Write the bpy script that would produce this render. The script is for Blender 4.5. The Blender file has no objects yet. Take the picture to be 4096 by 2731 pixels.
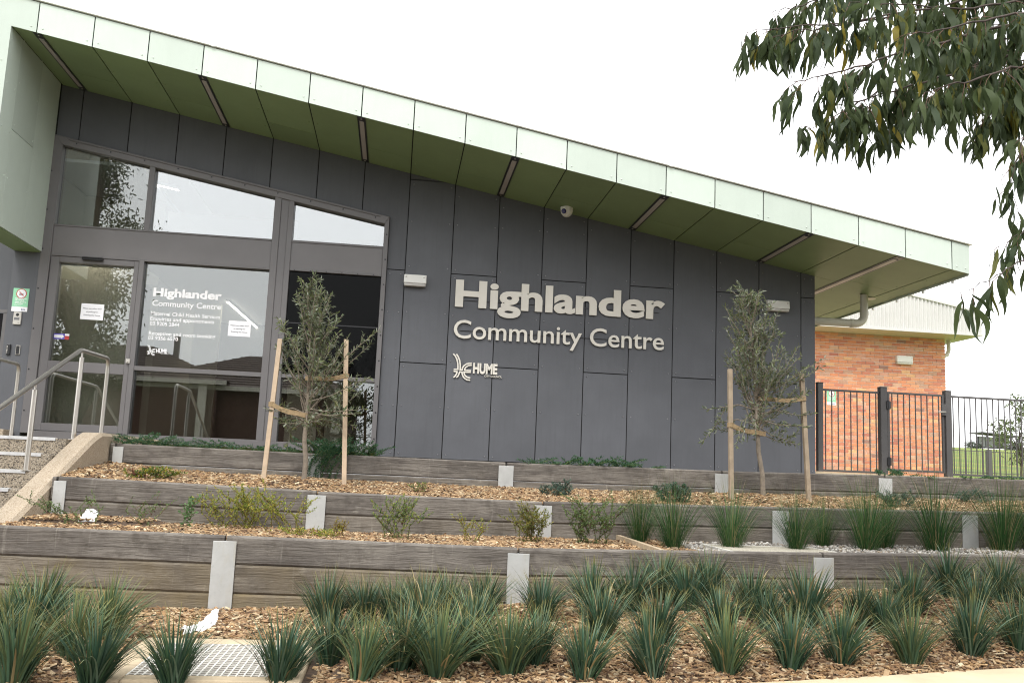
import bpy, bmesh, math, random
import numpy as np
from mathutils import Vector, Matrix, noise as mnoise

random.seed(7)
rng = np.random.default_rng(7)
R = math.radians
scene = bpy.context.scene
COL = scene.collection

# ------------------------------------------------------------------ camera
FPX, YAW, PITCH, ROLL = 3706.1, .1205, .1406, .0425      # focal length in photo pixels, angles in radians
PW, PH = 4096., 2731.
CAM = np.array([0., 0., 1.6])

def _axes():
    cy, sy = math.cos(YAW), math.sin(YAW)
    f = np.array([sy, cy, 0.]); r = np.array([cy, -sy, 0.]); u = np.array([0, 0, 1.])
    cp, sp = math.cos(PITCH), math.sin(PITCH)
    f2 = f * cp + u * sp; u2 = u * cp - f * sp
    c, s = math.cos(ROLL), math.sin(ROLL)
    return r * c + u2 * s, u2 * c - r * s, f2
AR, AU, AF = _axes()
cam_data = bpy.data.cameras.new('camera')
cam = bpy.data.objects.new('camera', cam_data); COL.objects.link(cam)
cam.matrix_world = Matrix(((AR[0], AU[0], -AF[0], CAM[0]), (AR[1], AU[1], -AF[1], CAM[1]),
                           (AR[2], AU[2], -AF[2], CAM[2]), (0, 0, 0, 1)))
cam_data.sensor_fit = 'HORIZONTAL'; cam_data.sensor_width = 36.; cam_data.lens = FPX / PW * 36.
cam_data.clip_start = .05; cam_data.clip_end = 3000.
scene.camera = cam

# ------------------------------------------------------------------ sky, sun, exposure (bright overcast)
SUN_EL, SUN_AZ = R(52), R(200)                # azimuth measured from +Y (north) clockwise
world = bpy.data.worlds.new('World'); scene.world = world; world.use_nodes = True
nt = world.node_tree; nt.nodes.clear()
wo = nt.nodes.new('ShaderNodeOutputWorld'); bg = nt.nodes.new('ShaderNodeBackground')
sky = nt.nodes.new('ShaderNodeTexSky'); sky.sky_type = 'NISHITA'; sky.sun_disc = False
sky.sun_elevation = SUN_EL; sky.sun_rotation = SUN_AZ
sky.air_density = 1.; sky.dust_density = 6.; sky.ozone_density = 1.
hs = nt.nodes.new('ShaderNodeHueSaturation'); hs.inputs['Saturation'].default_value = .06
mixc = nt.nodes.new('ShaderNodeMixRGB'); mixc.inputs['Fac'].default_value = .8      # cloud deck evens the sky out
mixc.inputs['Color2'].default_value = (12.0, 12.1, 12.35, 1)
nt.links.new(sky.outputs['Color'], hs.inputs['Color']); nt.links.new(hs.outputs['Color'], mixc.inputs['Color1'])
nt.links.new(mixc.outputs['Color'], bg.inputs['Color']); bg.inputs['Strength'].default_value = .15
nt.links.new(bg.outputs['Background'], wo.inputs['Surface'])

sd = bpy.data.lights.new('sun', 'SUN'); sd.energy = 1.5; sd.angle = R(14); sd.color = (1., .965, .92)
sun = bpy.data.objects.new('sun', sd); COL.objects.link(sun)
_sv = Vector((math.sin(SUN_AZ) * math.cos(SUN_EL), math.cos(SUN_AZ) * math.cos(SUN_EL), math.sin(SUN_EL)))
sun.rotation_euler = _sv.to_track_quat('Z', 'Y').to_euler(); sun.location = (0, -20, 30)

scene.view_settings.view_transform = 'Standard'; scene.view_settings.look = 'None'
scene.view_settings.exposure = 0.45; scene.view_settings.gamma = 1.0; scene.view_settings.use_curve_mapping = False
scene.render.engine = 'CYCLES'
scene.cycles.use_denoising = True
scene.cycles.pixel_filter_type = 'BLACKMAN_HARRIS'; scene.cycles.filter_width = 1.1
scene.cycles.max_bounces = 8; scene.cycles.transparent_max_bounces = 24
scene.cycles.sample_clamp_indirect = 6.

# ------------------------------------------------------------------ pixel -> place helpers
def ray(px, py):
    return AF + AR * (px - PW / 2) / FPX - AU * (py - PH / 2) / FPX
def onY(px, py, Y): v = ray(px, py); return CAM + v * (Y / v[1])
def onX(px, py, X): v = ray(px, py); return CAM + v * (X / v[0])
def onZ(px, py, Z): v = ray(px, py); return CAM + v * ((Z - 1.6) / v[2])
def onG(px, py, g):                                      # where the sight line meets the height field g(x, y)
    v = ray(px, py); t = 2.
    while t < 60.:
        p = CAM + v * t
        if p[2] <= g(p[0], p[1]): return p
        t += .02
    return CAM + v * t
def proj(p):
    q = np.asarray(p, float) - CAM
    z = q @ AF
    return PW / 2 + FPX * (q @ AR) / z, PH / 2 - FPX * (q @ AU) / z, z

# ------------------------------------------------------------------ object helpers
BASE = {}
def tag(o, label=None, cat=None, group=None, kind=None):
    if label: o['label'] = label
    if cat: o['category'] = cat
    if group: o['group'] = group
    if kind: o['kind'] = kind
    return o
def thing(name, loc, label, cat, group=None):
    o = bpy.data.objects.new(name, None); COL.objects.link(o)
    o.location = loc; o.empty_display_size = .1
    BASE[o.name] = Vector(loc)
    return tag(o, label, cat, group)
def base_of(o):
    while o is not None:
        if o.name in BASE: return BASE[o.name]
        o = o.parent
    return Vector((0, 0, 0))
def link(name, me, parent=None, loc=None):
    o = bpy.data.objects.new(name, me); COL.objects.link(o)
    if parent is not None: o.parent = parent
    if loc is not None: o.location = loc
    return o

class MB:
    """collects shapes in world coordinates; build() links them as one mesh object"""
    def __init__(s): s.v = []; s.f = []; s.sm = []
    def add(s, vs, fs, smooth=False):
        n = len(s.v); s.v += [tuple(map(float, p)) for p in vs]
        for f in fs: s.f.append(tuple(i + n for i in f)); s.sm.append(smooth)
        return s
    def box(s, x0, x1, y0, y1, z0, z1):
        if x0 > x1: x0, x1 = x1, x0
        if y0 > y1: y0, y1 = y1, y0
        if z0 > z1: z0, z1 = z1, z0
        vs = [(x0, y0, z0), (x1, y0, z0), (x1, y1, z0), (x0, y1, z0), (x0, y0, z1), (x1, y0, z1), (x1, y1, z1), (x0, y1, z1)]
        return s.add(vs, [(0, 3, 2, 1), (4, 5, 6, 7), (0, 1, 5, 4), (1, 2, 6, 5), (2, 3, 7, 6), (3, 0, 4, 7)])
    def hexa(s, a, b):
        """two quads (each 4 points, same winding) joined to a solid"""
        return s.add(list(a) + list(b), [(3, 2, 1, 0), (4, 5, 6, 7), (0, 1, 5, 4), (1, 2, 6, 5), (2, 3, 7, 6), (3, 0, 4, 7)])
    def prismY(s, poly, y0, y1):
        """poly [(x,z)] counter-clockwise seen from -Y, extruded y0 (front) to y1"""
        n = len(poly)
        vs = [(x, y0, z) for x, z in poly] + [(x, y1, z) for x, z in poly]
        fs = [tuple(range(n)), tuple(range(2 * n - 1, n - 1, -1))]
        fs += [(i, i + n, (i + 1) % n + n, (i + 1) % n) for i in range(n)]
        return s.add(vs, fs)
    def prismX(s, poly, x0, x1):
        n = len(poly)
        vs = [(x0, y, z) for y, z in poly] + [(x1, y, z) for y, z in poly]
        fs = [tuple(range(n)), tuple(range(2 * n - 1, n - 1, -1))]
        fs += [(i, i + n, (i + 1) % n + n, (i + 1) % n) for i in range(n)]
        return s.add(vs, fs)
    def tube(s, pts, rad, n=8, caps=True, smooth=True):
        pts = [Vector(p) for p in pts]
        rads = rad if isinstance(rad, (list, tuple)) else [rad] * len(pts)
        up = None; rings = []
        for i, p in enumerate(pts):
            d = (pts[min(i + 1, len(pts) - 1)] - pts[max(i - 1, 0)]).normalized()
            if up is None:
                up = Vector((0, 0, 1)) if abs(d.z) < .9 else Vector((1, 0, 0))
            a = d.cross(up)
            if a.length < 1e-6: a = d.orthogonal()
            a.normalize(); b = a.cross(d).normalized(); up = b
            rings.append([p + a * math.cos(2 * math.pi * k / n) * rads[i] + b * math.sin(2 * math.pi * k / n) * rads[i] for k in range(n)])
        vs = [q for r_ in rings for q in r_]; fs = []
        for i in range(len(pts) - 1):
            for k in range(n):
                fs.append((i * n + k, i * n + (k + 1) % n, (i + 1) * n + (k + 1) % n, (i + 1) * n + k))
        s.add(vs, fs, smooth)
        if caps:
            s.add(rings[0], [tuple(range(n))]); s.add(rings[-1], [tuple(reversed(range(n)))])
        return s
    def disc(s, c, nrm, r, h, n=8):
        c = Vector(c); nrm = Vector(nrm).normalized(); a = nrm.orthogonal().normalized(); b = nrm.cross(a)
        r0 = [c + a * math.cos(2 * math.pi * k / n) * r + b * math.sin(2 * math.pi * k / n) * r for k in range(n)]
        r1 = [c + nrm * h + (q - c) * .7 for q in r0]
        fs = [(k, (k + 1) % n, (k + 1) % n + n, k + n) for k in range(n)] + [tuple(range(n, 2 * n))]
        return s.add(r0 + r1, fs)
    def mesh(s, name, off=Vector((0, 0, 0))):
        me = bpy.data.meshes.new(name)
        me.from_pydata([(p[0] - off[0], p[1] - off[1], p[2] - off[2]) for p in s.v], [], s.f)
        me.polygons.foreach_set('use_smooth', s.sm)
        bm = bmesh.new(); bm.from_mesh(me); bmesh.ops.recalc_face_normals(bm, faces=bm.faces); bm.to_mesh(me); bm.free()
        me.update(); return me
    def build(s, name, mat, parent=None, bevel=0, seg=1, label=None, kind=None, cat=None, group=None):
        off = base_of(parent) if parent is not None else Vector((0, 0, 0))
        me = s.mesh(name, off); me.materials.append(mat)
        o = link(name, me, parent)
        if bevel:
            md = o.modifiers.new('bevel', 'BEVEL'); md.width = bevel; md.segments = seg; md.limit_method = 'ANGLE'; md.angle_limit = R(40)
        return tag(o, label, cat, group, kind)

def mass(name, mat, tv, tf, M, L, col=None, parent=None, kind=None, smooth=False, vcol=None):
    """many copies of one small shape joined into one mesh: tv (n,3), tf list of faces, M (N,3,3), L (N,3), col (N,3)"""
    tv = np.asarray(tv, float); N = len(L); n = len(tv)
    off = np.array(base_of(parent)) if parent is not None else np.zeros(3)
    V = (np.einsum('nij,kj->nki', M, tv) + (np.asarray(L) - off)[:, None, :]).reshape(-1, 3)
    return raw_mesh(name, mat, V, [np.asarray(tf)], N, n, col, parent, kind, smooth, vcol)
def raw_mesh(name, mat, V, tfs, N, n, col, parent, kind, smooth=False, vcol=None):
    loops = []; starts = []; tot = 0
    for tf in tfs:
        k = tf.shape[1]
        idx = (tf[None, :, :] + (np.arange(N) * n)[:, None, None]).reshape(-1, k)
        loops.append(idx.reshape(-1)); starts.append(tot + np.arange(len(idx)) * k); tot += idx.size
    loops = np.concatenate(loops); starts = np.concatenate(starts)
    me = bpy.data.meshes.new(name)
    me.vertices.add(len(V)); me.vertices.foreach_set('co', V.astype(np.float32).ravel())
    me.loops.add(len(loops)); me.loops.foreach_set('vertex_index', loops.astype(np.int32))
    me.polygons.add(len(starts)); me.polygons.foreach_set('loop_start', starts.astype(np.int32))
    me.update(calc_edges=True)
    me.polygons.foreach_set('use_smooth', np.full(len(starts), bool(smooth)))
    if col is not None or vcol is not None:
        a = me.color_attributes.new('Col', 'FLOAT_COLOR', 'POINT')
        c = np.ones((len(V), 4), np.float32)
        c[:, :3] = vcol if vcol is not None else np.repeat(np.asarray(col), n, axis=0)
        a.data.foreach_set('color', c.ravel())
    me.materials.append(mat)
    o = link(name, me, parent)
    if kind: o['kind'] = kind
    return o
def rotmats(fwd, nrm):
    """frames with local x along fwd and local z near nrm"""
    x = fwd / np.linalg.norm(fwd, axis=1, keepdims=True)
    y = np.cross(nrm, x); y /= np.linalg.norm(y, axis=1, keepdims=True) + 1e-9
    z = np.cross(x, y)
    return np.stack([x, y, z], axis=2)
def rand_dirs(n): v = rng.normal(size=(n, 3)); return v / np.linalg.norm(v, axis=1, keepdims=True)

# ------------------------------------------------------------------ materials
class Mat:
    def __init__(s, name):
        s.m = bpy.data.materials.new(name); s.m.use_nodes = True; s.t = s.m.node_tree
        s.b = s.t.nodes['Principled BSDF']; s.o = s.t.nodes['Material Output']; s._tc = None
    def n(s, typ, **kw):
        nd = s.t.nodes.new(typ)
        for k, v in kw.items():
            if k in nd.inputs: nd.inputs[k].default_value = v
            else: setattr(nd, k, v)
        return nd
    def l(s, a, b): s.t.links.new(a, b); return s
    def coord(s, scale=(1, 1, 1), rnd=True, kind='Object'):
        tc = s.n('ShaderNodeTexCoord'); mp = s.n('ShaderNodeMapping'); mp.inputs['Scale'].default_value = scale
        s.l(tc.outputs[kind], mp.inputs['Vector'])
        if rnd:
            oi = s.n('ShaderNodeObjectInfo'); mu = s.n('ShaderNodeVectorMath', operation='MULTIPLY')
            cb = s.n('ShaderNodeCombineXYZ')
            for k in range(3): s.l(oi.outputs['Random'], cb.inputs[k])
            mu.inputs[1].default_value = (37., 53., 71.)
            s.l(cb.outputs[0], mu.inputs[0]); s.l(mu.outputs[0], mp.inputs['Location'])
        return mp.outputs['Vector']
    def noise(s, vec, scale, detail=4, rough=.6, dist=0.):
        nd = s.n('ShaderNodeTexNoise'); nd.inputs['Scale'].default_value = scale; nd.inputs['Detail'].default_value = detail
        nd.inputs['Roughness'].default_value = rough; nd.inputs['Distortion'].default_value = dist
        s.l(vec, nd.inputs['Vector']); return nd.outputs['Fac']
    def ramp(s, fac, stops):
        r = s.n('ShaderNodeValToRGB'); e = r.color_ramp.elements
        while len(e) < len(stops): e.new(.5)
        for i, (p, c) in enumerate(stops):
            e[i].position = p; e[i].color = (c, c, c, 1) if isinstance(c, (int, float)) else (*c, 1)
        s.l(fac, r.inputs['Fac']); return r.outputs['Color']
    def mix(s, a, b, fac, mode='MIX'):
        m = s.n('ShaderNodeMixRGB', blend_type=mode)
        for k, v in (('Color1', a), ('Color2', b), ('Fac', fac)):
            if isinstance(v, (int, float)): m.inputs[k].default_value = v if k == 'Fac' else (v, v, v, 1)
            elif isinstance(v, tuple): m.inputs[k].default_value = (*v, 1)
            else: s.l(v, m.inputs[k])
        return m.outputs['Color']
    def bump(s, h, strength=.3, dist=.01):
        b = s.n('ShaderNodeBump'); b.inputs['Strength'].default_value = strength; b.inputs['Distance'].default_value = dist
        s.l(h, b.inputs['Height']); s.l(b.outputs['Normal'], s.b.inputs['Normal']); return s
    def base(s, c, rough=.6, metal=0., spec=.5):
        if isinstance(c, tuple): s.b.inputs['Base Color'].default_value = (*c, 1)
        else: s.l(c, s.b.inputs['Base Color'])
        s.b.inputs['Roughness'].default_value = rough; s.b.inputs['Metallic'].default_value = metal
        s.b.inputs['Specular IOR Level'].default_value = spec; return s

def simple(name, c, rough=.6, metal=0., var=.1, scale=6., spec=.5, bump=0.):
    m = Mat(name); v = m.coord()
    f = m.noise(v, scale, 5)
    lo = tuple(x * (1 - var) for x in c); hi = tuple(min(1., x * (1 + var)) for x in c)
    m.base(m.ramp(f, [(.3, lo), (.7, hi)]), rough, metal, spec)
    if bump: m.bump(m.noise(v, scale * 12, 3), bump, .004)
    return m.m
def panel_mat(name, c, var, rough, streak=.55):
    m = Mat(name); v = m.coord()
    f = m.noise(v, 2.2, 5, .6); g = m.noise(v, 130., 2, .6)
    st = m.noise(m.coord((7., 7., .5)), 3., 4, .6)
    col = m.ramp(f, [(.3, tuple(x * (1 - var) for x in c)), (.72, tuple(min(1, x * (1 + var)) for x in c))])
    col = m.mix(col, tuple(x * 1.25 for x in c), m.ramp(g, [(.5, 0.), (.8, .35)]))
    col = m.mix(col, tuple(x * .86 for x in c), m.ramp(st, [(.5, 0.), (.75, streak)]))
    oi = m.n('ShaderNodeObjectInfo')
    col = m.mix(col, m.ramp(oi.outputs['Random'], [(0, .85), (1, 1.0)]), 1., 'MULTIPLY')
    m.base(col, rough, 0, .4); m.bump(g, .12, .002); return m.m

M = {}
M['clad'] = panel_mat('charcoal_cladding', (.104, .108, .119), .10, .55)
M['green'] = panel_mat('pale_green_panel', (.56, .635, .56), .04, .5, .2)
M['soffit'] = panel_mat('shaded_green_panel', (.24, .325, .16), .06, .5, .3)  # canopy green darkened: shade of soffit and fin underside put into the colour
M['black'] = simple('black_gap', (.008, .008, .008), .8)
M['cap'] = simple('white_flashing', (.80, .80, .78), .35, var=.03)
M['frame'] = simple('bronze_grey_aluminium', (.135, .128, .128), .42, .0, .05, 3.)
M['frame2'] = simple('grey_metal_band', (.15, .142, .142), .45, .0, .06, 3.)
M['letter'] = simple('cream_letter_metal', (.70, .665, .59), .45, var=.04)
M['vinyl'] = simple('white_vinyl', (.82, .82, .82), .6, var=.01)
M['galv'] = None
M['paper'] = simple('white_paper', (.78, .78, .80), .8, var=.03, scale=10)
M['ink'] = simple('grey_ink', (.16, .16, .17), .8)
M['white_plastic'] = simple('white_plastic', (.72, .71, .67), .45, var=.03)
M['pipe'] = simple('cream_pipe_paint', (.55, .53, .44), .45, var=.04)
M['steel'] = None
M['blackp'] = simple('black_plastic', (.015, .015, .017), .35)
M['silver'] = simple('silver_plate', (.50, .48, .44), .4, .3, .05)
M['sign_green'] = simple('sign_green', (.26, .58, .36), .5, var=.03)
M['red'] = simple('sign_red', (.45, .035, .03), .5, var=.03)
M['yellow'] = simple('yellow_petal', (.75, .5, .01), .6, var=.05)
M['purple'] = simple('sign_violet', (.12, .10, .45), .5, var=.03)
M['fence'] = simple('dark_grey_fence_paint', (.085, .08, .078), .45, var=.06)
M['diffuser'] = simple('light_diffuser', (.42, .385, .365), .35, var=.05)
M['iron_cream'] = simple('cream_corrugated_iron', (.55, .545, .52), .45, var=.04, scale=2)
M['mortar'] = simple('cream_mortar', (.80, .76, .66), .9, var=.08, scale=30)
M['stake'] = simple('stake_timber', (.50, .385, .27), .75, var=.18, scale=9, bump=.3)
M['stake2'] = simple('weathered_stake', (.33, .26, .185), .8, var=.2, scale=9, bump=.3)
M['tie'] = simple('jute_tie', (.30, .215, .12), .9, var=.25, scale=60, bump=.4)
M['room_wall'] = simple('cream_interior', (.60, .565, .46), .7, var=.03)
M['room_white'] = simple('white_interior', (.78, .78, .77), .7, var=.02)
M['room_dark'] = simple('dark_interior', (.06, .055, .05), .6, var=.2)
M['room_floor'] = simple('interior_carpet', (.10, .085, .07), .9, var=.2)

def mk_galv():
    m = Mat('galvanised_steel'); v = m.coord(); f = m.noise(v, 4., 6, .65); g = m.noise(v, 45., 3)
    st = m.noise(m.coord((6., 6., 1.2)), 2.2, 4, .6, .5)
    c = m.ramp(f, [(.3, (.42, .425, .41)), (.7, (.54, .545, .53))])
    c = m.mix(c, (.44, .40, .31), m.ramp(st, [(.56, 0.), (.72, .5)]))
    c = m.mix(c, (.36, .36, .35), m.ramp(g, [(.55, 0.), (.8, .4)]))
    m.base(c, .5, .25); return m.m
M['galv'] = mk_galv()
def mk_steel():
    m = Mat('brushed_stainless'); v = m.coord((1, 1, 1)); f = m.noise(v, 90., 3)
    m.base((.62, .585, .54), .28, .9); m.b.inputs['Roughness'].default_value = .3
    m.bump(f, .03, .001); return m.m
M['steel'] = mk_steel()

def mk_sleeper():
    m = Mat('woodgrain_concrete_sleeper')
    v = m.coord((1, 1, 1))
    warp = m.noise(m.coord((.55, 1., 1.6)), 2.4, 4, .55)             # knots and wander bend the grain
    sep = m.n('ShaderNodeSeparateXYZ'); m.l(v, sep.inputs[0])
    a = m.n('ShaderNodeMath', operation='MULTIPLY_ADD'); m.l(warp, a.inputs[0]); a.inputs[1].default_value = .10; m.l(sep.outputs['Z'], a.inputs[2])
    cb = m.n('ShaderNodeCombineXYZ')
    mx = m.n('ShaderNodeMath', operation='MULTIPLY'); m.l(sep.outputs['X'], mx.inputs[0]); mx.inputs[1].default_value = .03
    m.l(mx.outputs[0], cb.inputs['X']); m.l(a.outputs[0], cb.inputs['Z'])
    grain = m.noise(cb.outputs[0], 95., 5, .75); coarse = m.noise(cb.outputs[0], 24., 2, .5)
    patch = m.noise(v, 1.7, 5, .6); blot = m.noise(v, 7., 5, .7)
    drip = m.noise(m.coord((14., 1, 1.1)), 2., 4, .6)
    c = m.ramp(patch, [(.28, (.125, .111, .098)), (.5, (.19, .170, .148)), (.72, (.265, .24, .206))])
    c = m.mix(c, (.075, .064, .055), m.ramp(grain, [(.34, .95), (.49, 0.)]))
    c = m.mix(c, (.36, .325, .275), m.ramp(grain, [(.55, 0.), (.75, .55)]))
    c = m.mix(c, (.10, .086, .072), m.ramp(blot, [(.5, 0.), (.68, .75)]))
    c = m.mix(c, (.40, .37, .32), m.ramp(drip, [(.62, 0.), (.76, .5)]))
    stain = m.noise(m.coord((.7, 1., 3.2)), 1.9, 5, .65, .4)
    c = m.mix(c, (.072, .062, .055), m.ramp(stain, [(.46, 0.), (.64, .65)]))
    pale = m.noise(m.coord((2.2, 1., 6.)), 3.1, 5, .7)
    c = m.mix(c, (.37, .34, .29), m.ramp(pale, [(.6, 0.), (.76, .55)]))
    # clay splash colours the lowest boards of the front wall
    at = m.n('ShaderNodeAttribute', attribute_type='OBJECT', attribute_name='clay')
    cl = m.n('ShaderNodeMath', operation='MULTIPLY'); m.l(at.outputs['Fac'], cl.inputs[0])
    m.l(m.ramp(m.noise(v, 2.5, 4), [(.3, .2), (.7, 1.)]), cl.inputs[1])
    c = m.mix(c, (.27, .205, .10), cl.outputs[0])
    m.base(c, .82, 0, .3)
    h = m.mix(grain, coarse, .45)
    m.bump(h, 1., .02); return m.m
M['sleeper'] = mk_sleeper()

def mk_aggregate(name, base, dark, scale, pale=None):
    m = Mat(name); v = m.coord()
    vo = m.n('ShaderNodeTexVoronoi'); vo.inputs['Scale'].default_value = scale; m.l(v, vo.inputs['Vector'])
    big = m.noise(v, 2., 4)
    c = m.ramp(big, [(.3, tuple(x * .88 for x in base)), (.7, tuple(x * 1.1 for x in base))])
    sepc = m.n('ShaderNodeSeparateColor'); m.l(vo.outputs['Color'], sepc.inputs[0])
    c = m.mix(c, dark, m.ramp(sepc.outputs['Red'], [(.62, 0.), (.75, .9)]))
    c = m.mix(c, pale or (.62, .54, .44), m.ramp(sepc.outputs['Green'], [(.75, 0.), (.86, .7)]))
    m.base(c, .85, 0, .3); m.bump(vo.outputs['Distance'], .5, .006); return m.m
M['cheek'] = mk_aggregate('washed_aggregate', (.42, .345, .255), (.29, .225, .155), 150., (.50, .43, .34))
M['step'] = mk_aggregate('exposed_aggregate', (.29, .245, .185), (.06, .052, .045), 120., (.44, .385, .31))
M['nosing'] = simple('aluminium_nosing', (.62, .62, .62), .4, .4, .1, 20.)
M['path'] = simple('cream_concrete', (.56, .45, .30), .85, var=.12, scale=3, bump=.2)
M['pitc'] = simple('pit_concrete', (.47, .38, .255), .88, var=.15, scale=5, bump=.25)
M['soil'] = simple('mulch_soil', (.075, .048, .03), .95, var=.4, scale=25, bump=.6)
M['gravelbed'] = simple('gravel_bed', (.16, .145, .125), .95, var=.35, scale=40, bump=.5)
M['asphalt'] = simple('asphalt', (.05, .05, .052), .9, var=.25, scale=30)

def attr_mat(name, rough=.7, transl=0., var=.12, spec=.3, rnd=.0):
    m = Mat(name)
    at = m.n('ShaderNodeVertexColor'); at.layer_name = 'Col'
    c = at.outputs['Color']
    if rnd:
        oi = m.n('ShaderNodeObjectInfo')
        c = m.mix(c, m.ramp(oi.outputs['Random'], [(0, 1 - rnd), (1, 1.)]), 1., 'MULTIPLY')
    f = m.noise(m.coord(rnd=False), 40., 3)
    c = m.mix(c, m.ramp(f, [(.3, 1 - var), (.7, 1.)]), 1., 'MULTIPLY')
    m.base(c, rough, 0, spec)
    if transl:
        tr = m.n('ShaderNodeBsdfTranslucent'); m.l(c, tr.inputs['Color']); mx = m.n('ShaderNodeMixShader'); mx.inputs[0].default_value = transl
        m.l(m.b.outputs[0], mx.inputs[1]); m.l(tr.outputs[0], mx.inputs[2]); m.l(mx.outputs[0], m.o.inputs['Surface'])
    return m.m
M['chip'] = attr_mat('wood_chip', .8, var=.3)
M['stone'] = attr_mat('gravel_stone', .8, var=.25)
M['leaf'] = attr_mat('leaf', .5, .25, spec=.25)
M['sleaf'] = attr_mat('shrub_leaf', .55, .38, spec=.3)
M['gleaf'] = attr_mat('gum_leaf', .5, .38, spec=.2)
M['blade'] = attr_mat('blade', .55, .10, var=.1, spec=.18, rnd=.2)
M['bark'] = simple('olive_bark', (.21, .175, .135), .85, var=.25, scale=30, bump=.4)
M['gum_bark'] = simple('gum_bark', (.065, .048, .038), .85, var=.3, scale=12, bump=.4)
M['twig'] = simple('red_brown_twig', (.115, .055, .035), .7, var=.25, scale=30)

def mk_glass(name, tint, refl, rough=0., blend=.35):
    m = Mat(name); m.t.nodes.remove(m.b)
    tr = m.n('ShaderNodeBsdfTransparent'); tr.inputs['Color'].default_value = (*tint, 1)
    gl = m.n('ShaderNodeBsdfGlossy'); gl.inputs['Roughness'].default_value = rough; gl.inputs['Color'].default_value = (.95, .97, .97, 1)
    fr = m.n('ShaderNodeLayerWeight'); fr.inputs['Blend'].default_value = blend
    r = m.n('ShaderNodeMapRange'); r.inputs['To Min'].default_value = refl; r.inputs['To Max'].default_value = 1.
    m.l(fr.outputs['Fresnel'], r.inputs['Value'])
    mx = m.n('ShaderNodeMixShader'); m.l(r.outputs[0], mx.inputs[0]); m.l(tr.outputs[0], mx.inputs[1]); m.l(gl.outputs[0], mx.inputs[2])
    m.l(mx.outputs[0], m.o.inputs['Surface']); return m.m
M['glass'] = mk_glass('window_glass', (.80, .82, .80), .10)
M['glass_hi'] = mk_glass('coated_glass', (.70, .72, .72), .24)
M['glass_dark'] = mk_glass('dark_screened_glass', (.07, .065, .065), .0, .05, .16)

def mk_emit(name, c, s):
    m = Mat(name); m.t.nodes.remove(m.b); e = m.n('ShaderNodeEmission'); e.inputs['Color'].default_value = (*c, 1); e.inputs['Strength'].default_value = s
    m.l(e.outputs[0], m.o.inputs['Surface']); return m.m
M['lamp'] = mk_emit('lit_tube', (1., .93, .82), 14.)

# ================================================================== GROUND AND TIERS
YF, YM, YT = 6.65, 8.15, 9.65               # faces of the three retaining walls
YW, YFA = 11.903, 10.291                    # building face, canopy fascia face
def zs(x): return 5.4515 - .1785 * x        # canopy soffit height
def lerp(x, xs, ys): return float(np.interp(x, xs, ys))
def nz(x, y, s): return mnoise.noise(Vector((x * s, y * s, 3.1)))
def top_F(x): return lerp(x, [-2.6, -1.1, .92, 3.19, 5.2, 7], [1.118, 1.092, 1.072, 1.112, 1.152, 1.18])
def top_M(x): return lerp(x, [-2.75, -.63, 1.32, 3.5, 5.33, 8], [1.412, 1.376, 1.362, 1.394, 1.422, 1.45])
def top_T(x): return lerp(x, [-2.75, -.81, 1.16, 3.49, 5.34, 9], [1.727, 1.712, 1.705, 1.718, 1.747, 1.785])
def zF(x): return lerp(x, [-3, -1.1, .2, 1.5, 3.15, 5, 8], [.585, .605, .63, .74, .845, .90, .96])
KERB = [(-9., 3.62), (-2., 3.95), (.6, 4.36), (2.0, 4.70), (2.641, 4.88), (3.693, 5.18), (5.2, 5.42), (9., 5.7)]
def kerb_y(x): return lerp(x, [k[0] for k in KERB], [k[1] for k in KERB])
def g_front(x, y):
    ky = kerb_y(x)
    t = min(1., max(0., (y - ky) / (6.5 - ky)))
    z0 = .592
    z = z0 * (1 - t) + zF(x) * t + .018 * nz(x, y, 1.3)
    if -1.55 < x < -.2 and 4.3 < y < 5.85: z = min(z, .575 + .05 * max(0, y - 5.6) * 2)
    return z
def g_mid(x, y): return lerp(x, [-3, 0, 3, 8], [1.075, 1.035, 1.055, 1.12]) + .012 * nz(x, y, 2.) + (.03 if x < -1.9 and y > 7.6 else 0)
def g_up(x, y):
    t = (y - 8.2) / 1.4
    z = top_M(x) - .025 + .10 * t + .015 * nz(x, y, 2.)
    for cx in (-.85, 3.65): z += .055 * math.exp(-((x - cx) / .38) ** 2 - ((y - 8.95) / .4) ** 2)
    if x < -2.2: z += .06 * (-(x) - 2.2) * 1.5 * t
    return z
def g_top(x, y): return top_T(x) - .03 + .012 * nz(x, y, 2.)

def sheet(name, mat, x0, x1, y0, y1, g, step, label=None):
    nx = max(2, int((x1 - x0) / step)); ny = max(2, int((y1 - y0) / step))
    vs = []; fs = []
    for j in range(ny + 1):
        for i in range(nx + 1):
            x = x0 + (x1 - x0) * i / nx; y = y0 + (y1 - y0) * j / ny
            vs.append((x, y, g(x, y)))
    for j in range(ny):
        for i in range(nx):
            a = j * (nx + 1) + i; fs.append((a, a + 1, a + nx + 2, a + nx + 1))
    b = MB(); b.add(vs, fs, True); o = b.build(name, mat); o['kind'] = 'structure'; return o

sheet('garden_bed', M['soil'], -6.5, 8.5, 3.4, 6.62, lambda x, y: g_front(x, y) if y > kerb_y(x) + .02 else .42, .07)
sheet('middle_bed', M['soil'], -3.0, 2.35, 6.68, 8.13, g_mid, .12)
sheet('gravel_bed', M['gravelbed'], 2.35, 8.0, 6.68, 8.13, g_mid, .12)
sheet('upper_bed', M['soil'], -2.8, 9.0, 8.18, 9.63, g_up, .1)
sheet('top_bed', M['soil'], -2.8, 9.2, 9.68, 11.95, g_top, .2)
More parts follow.
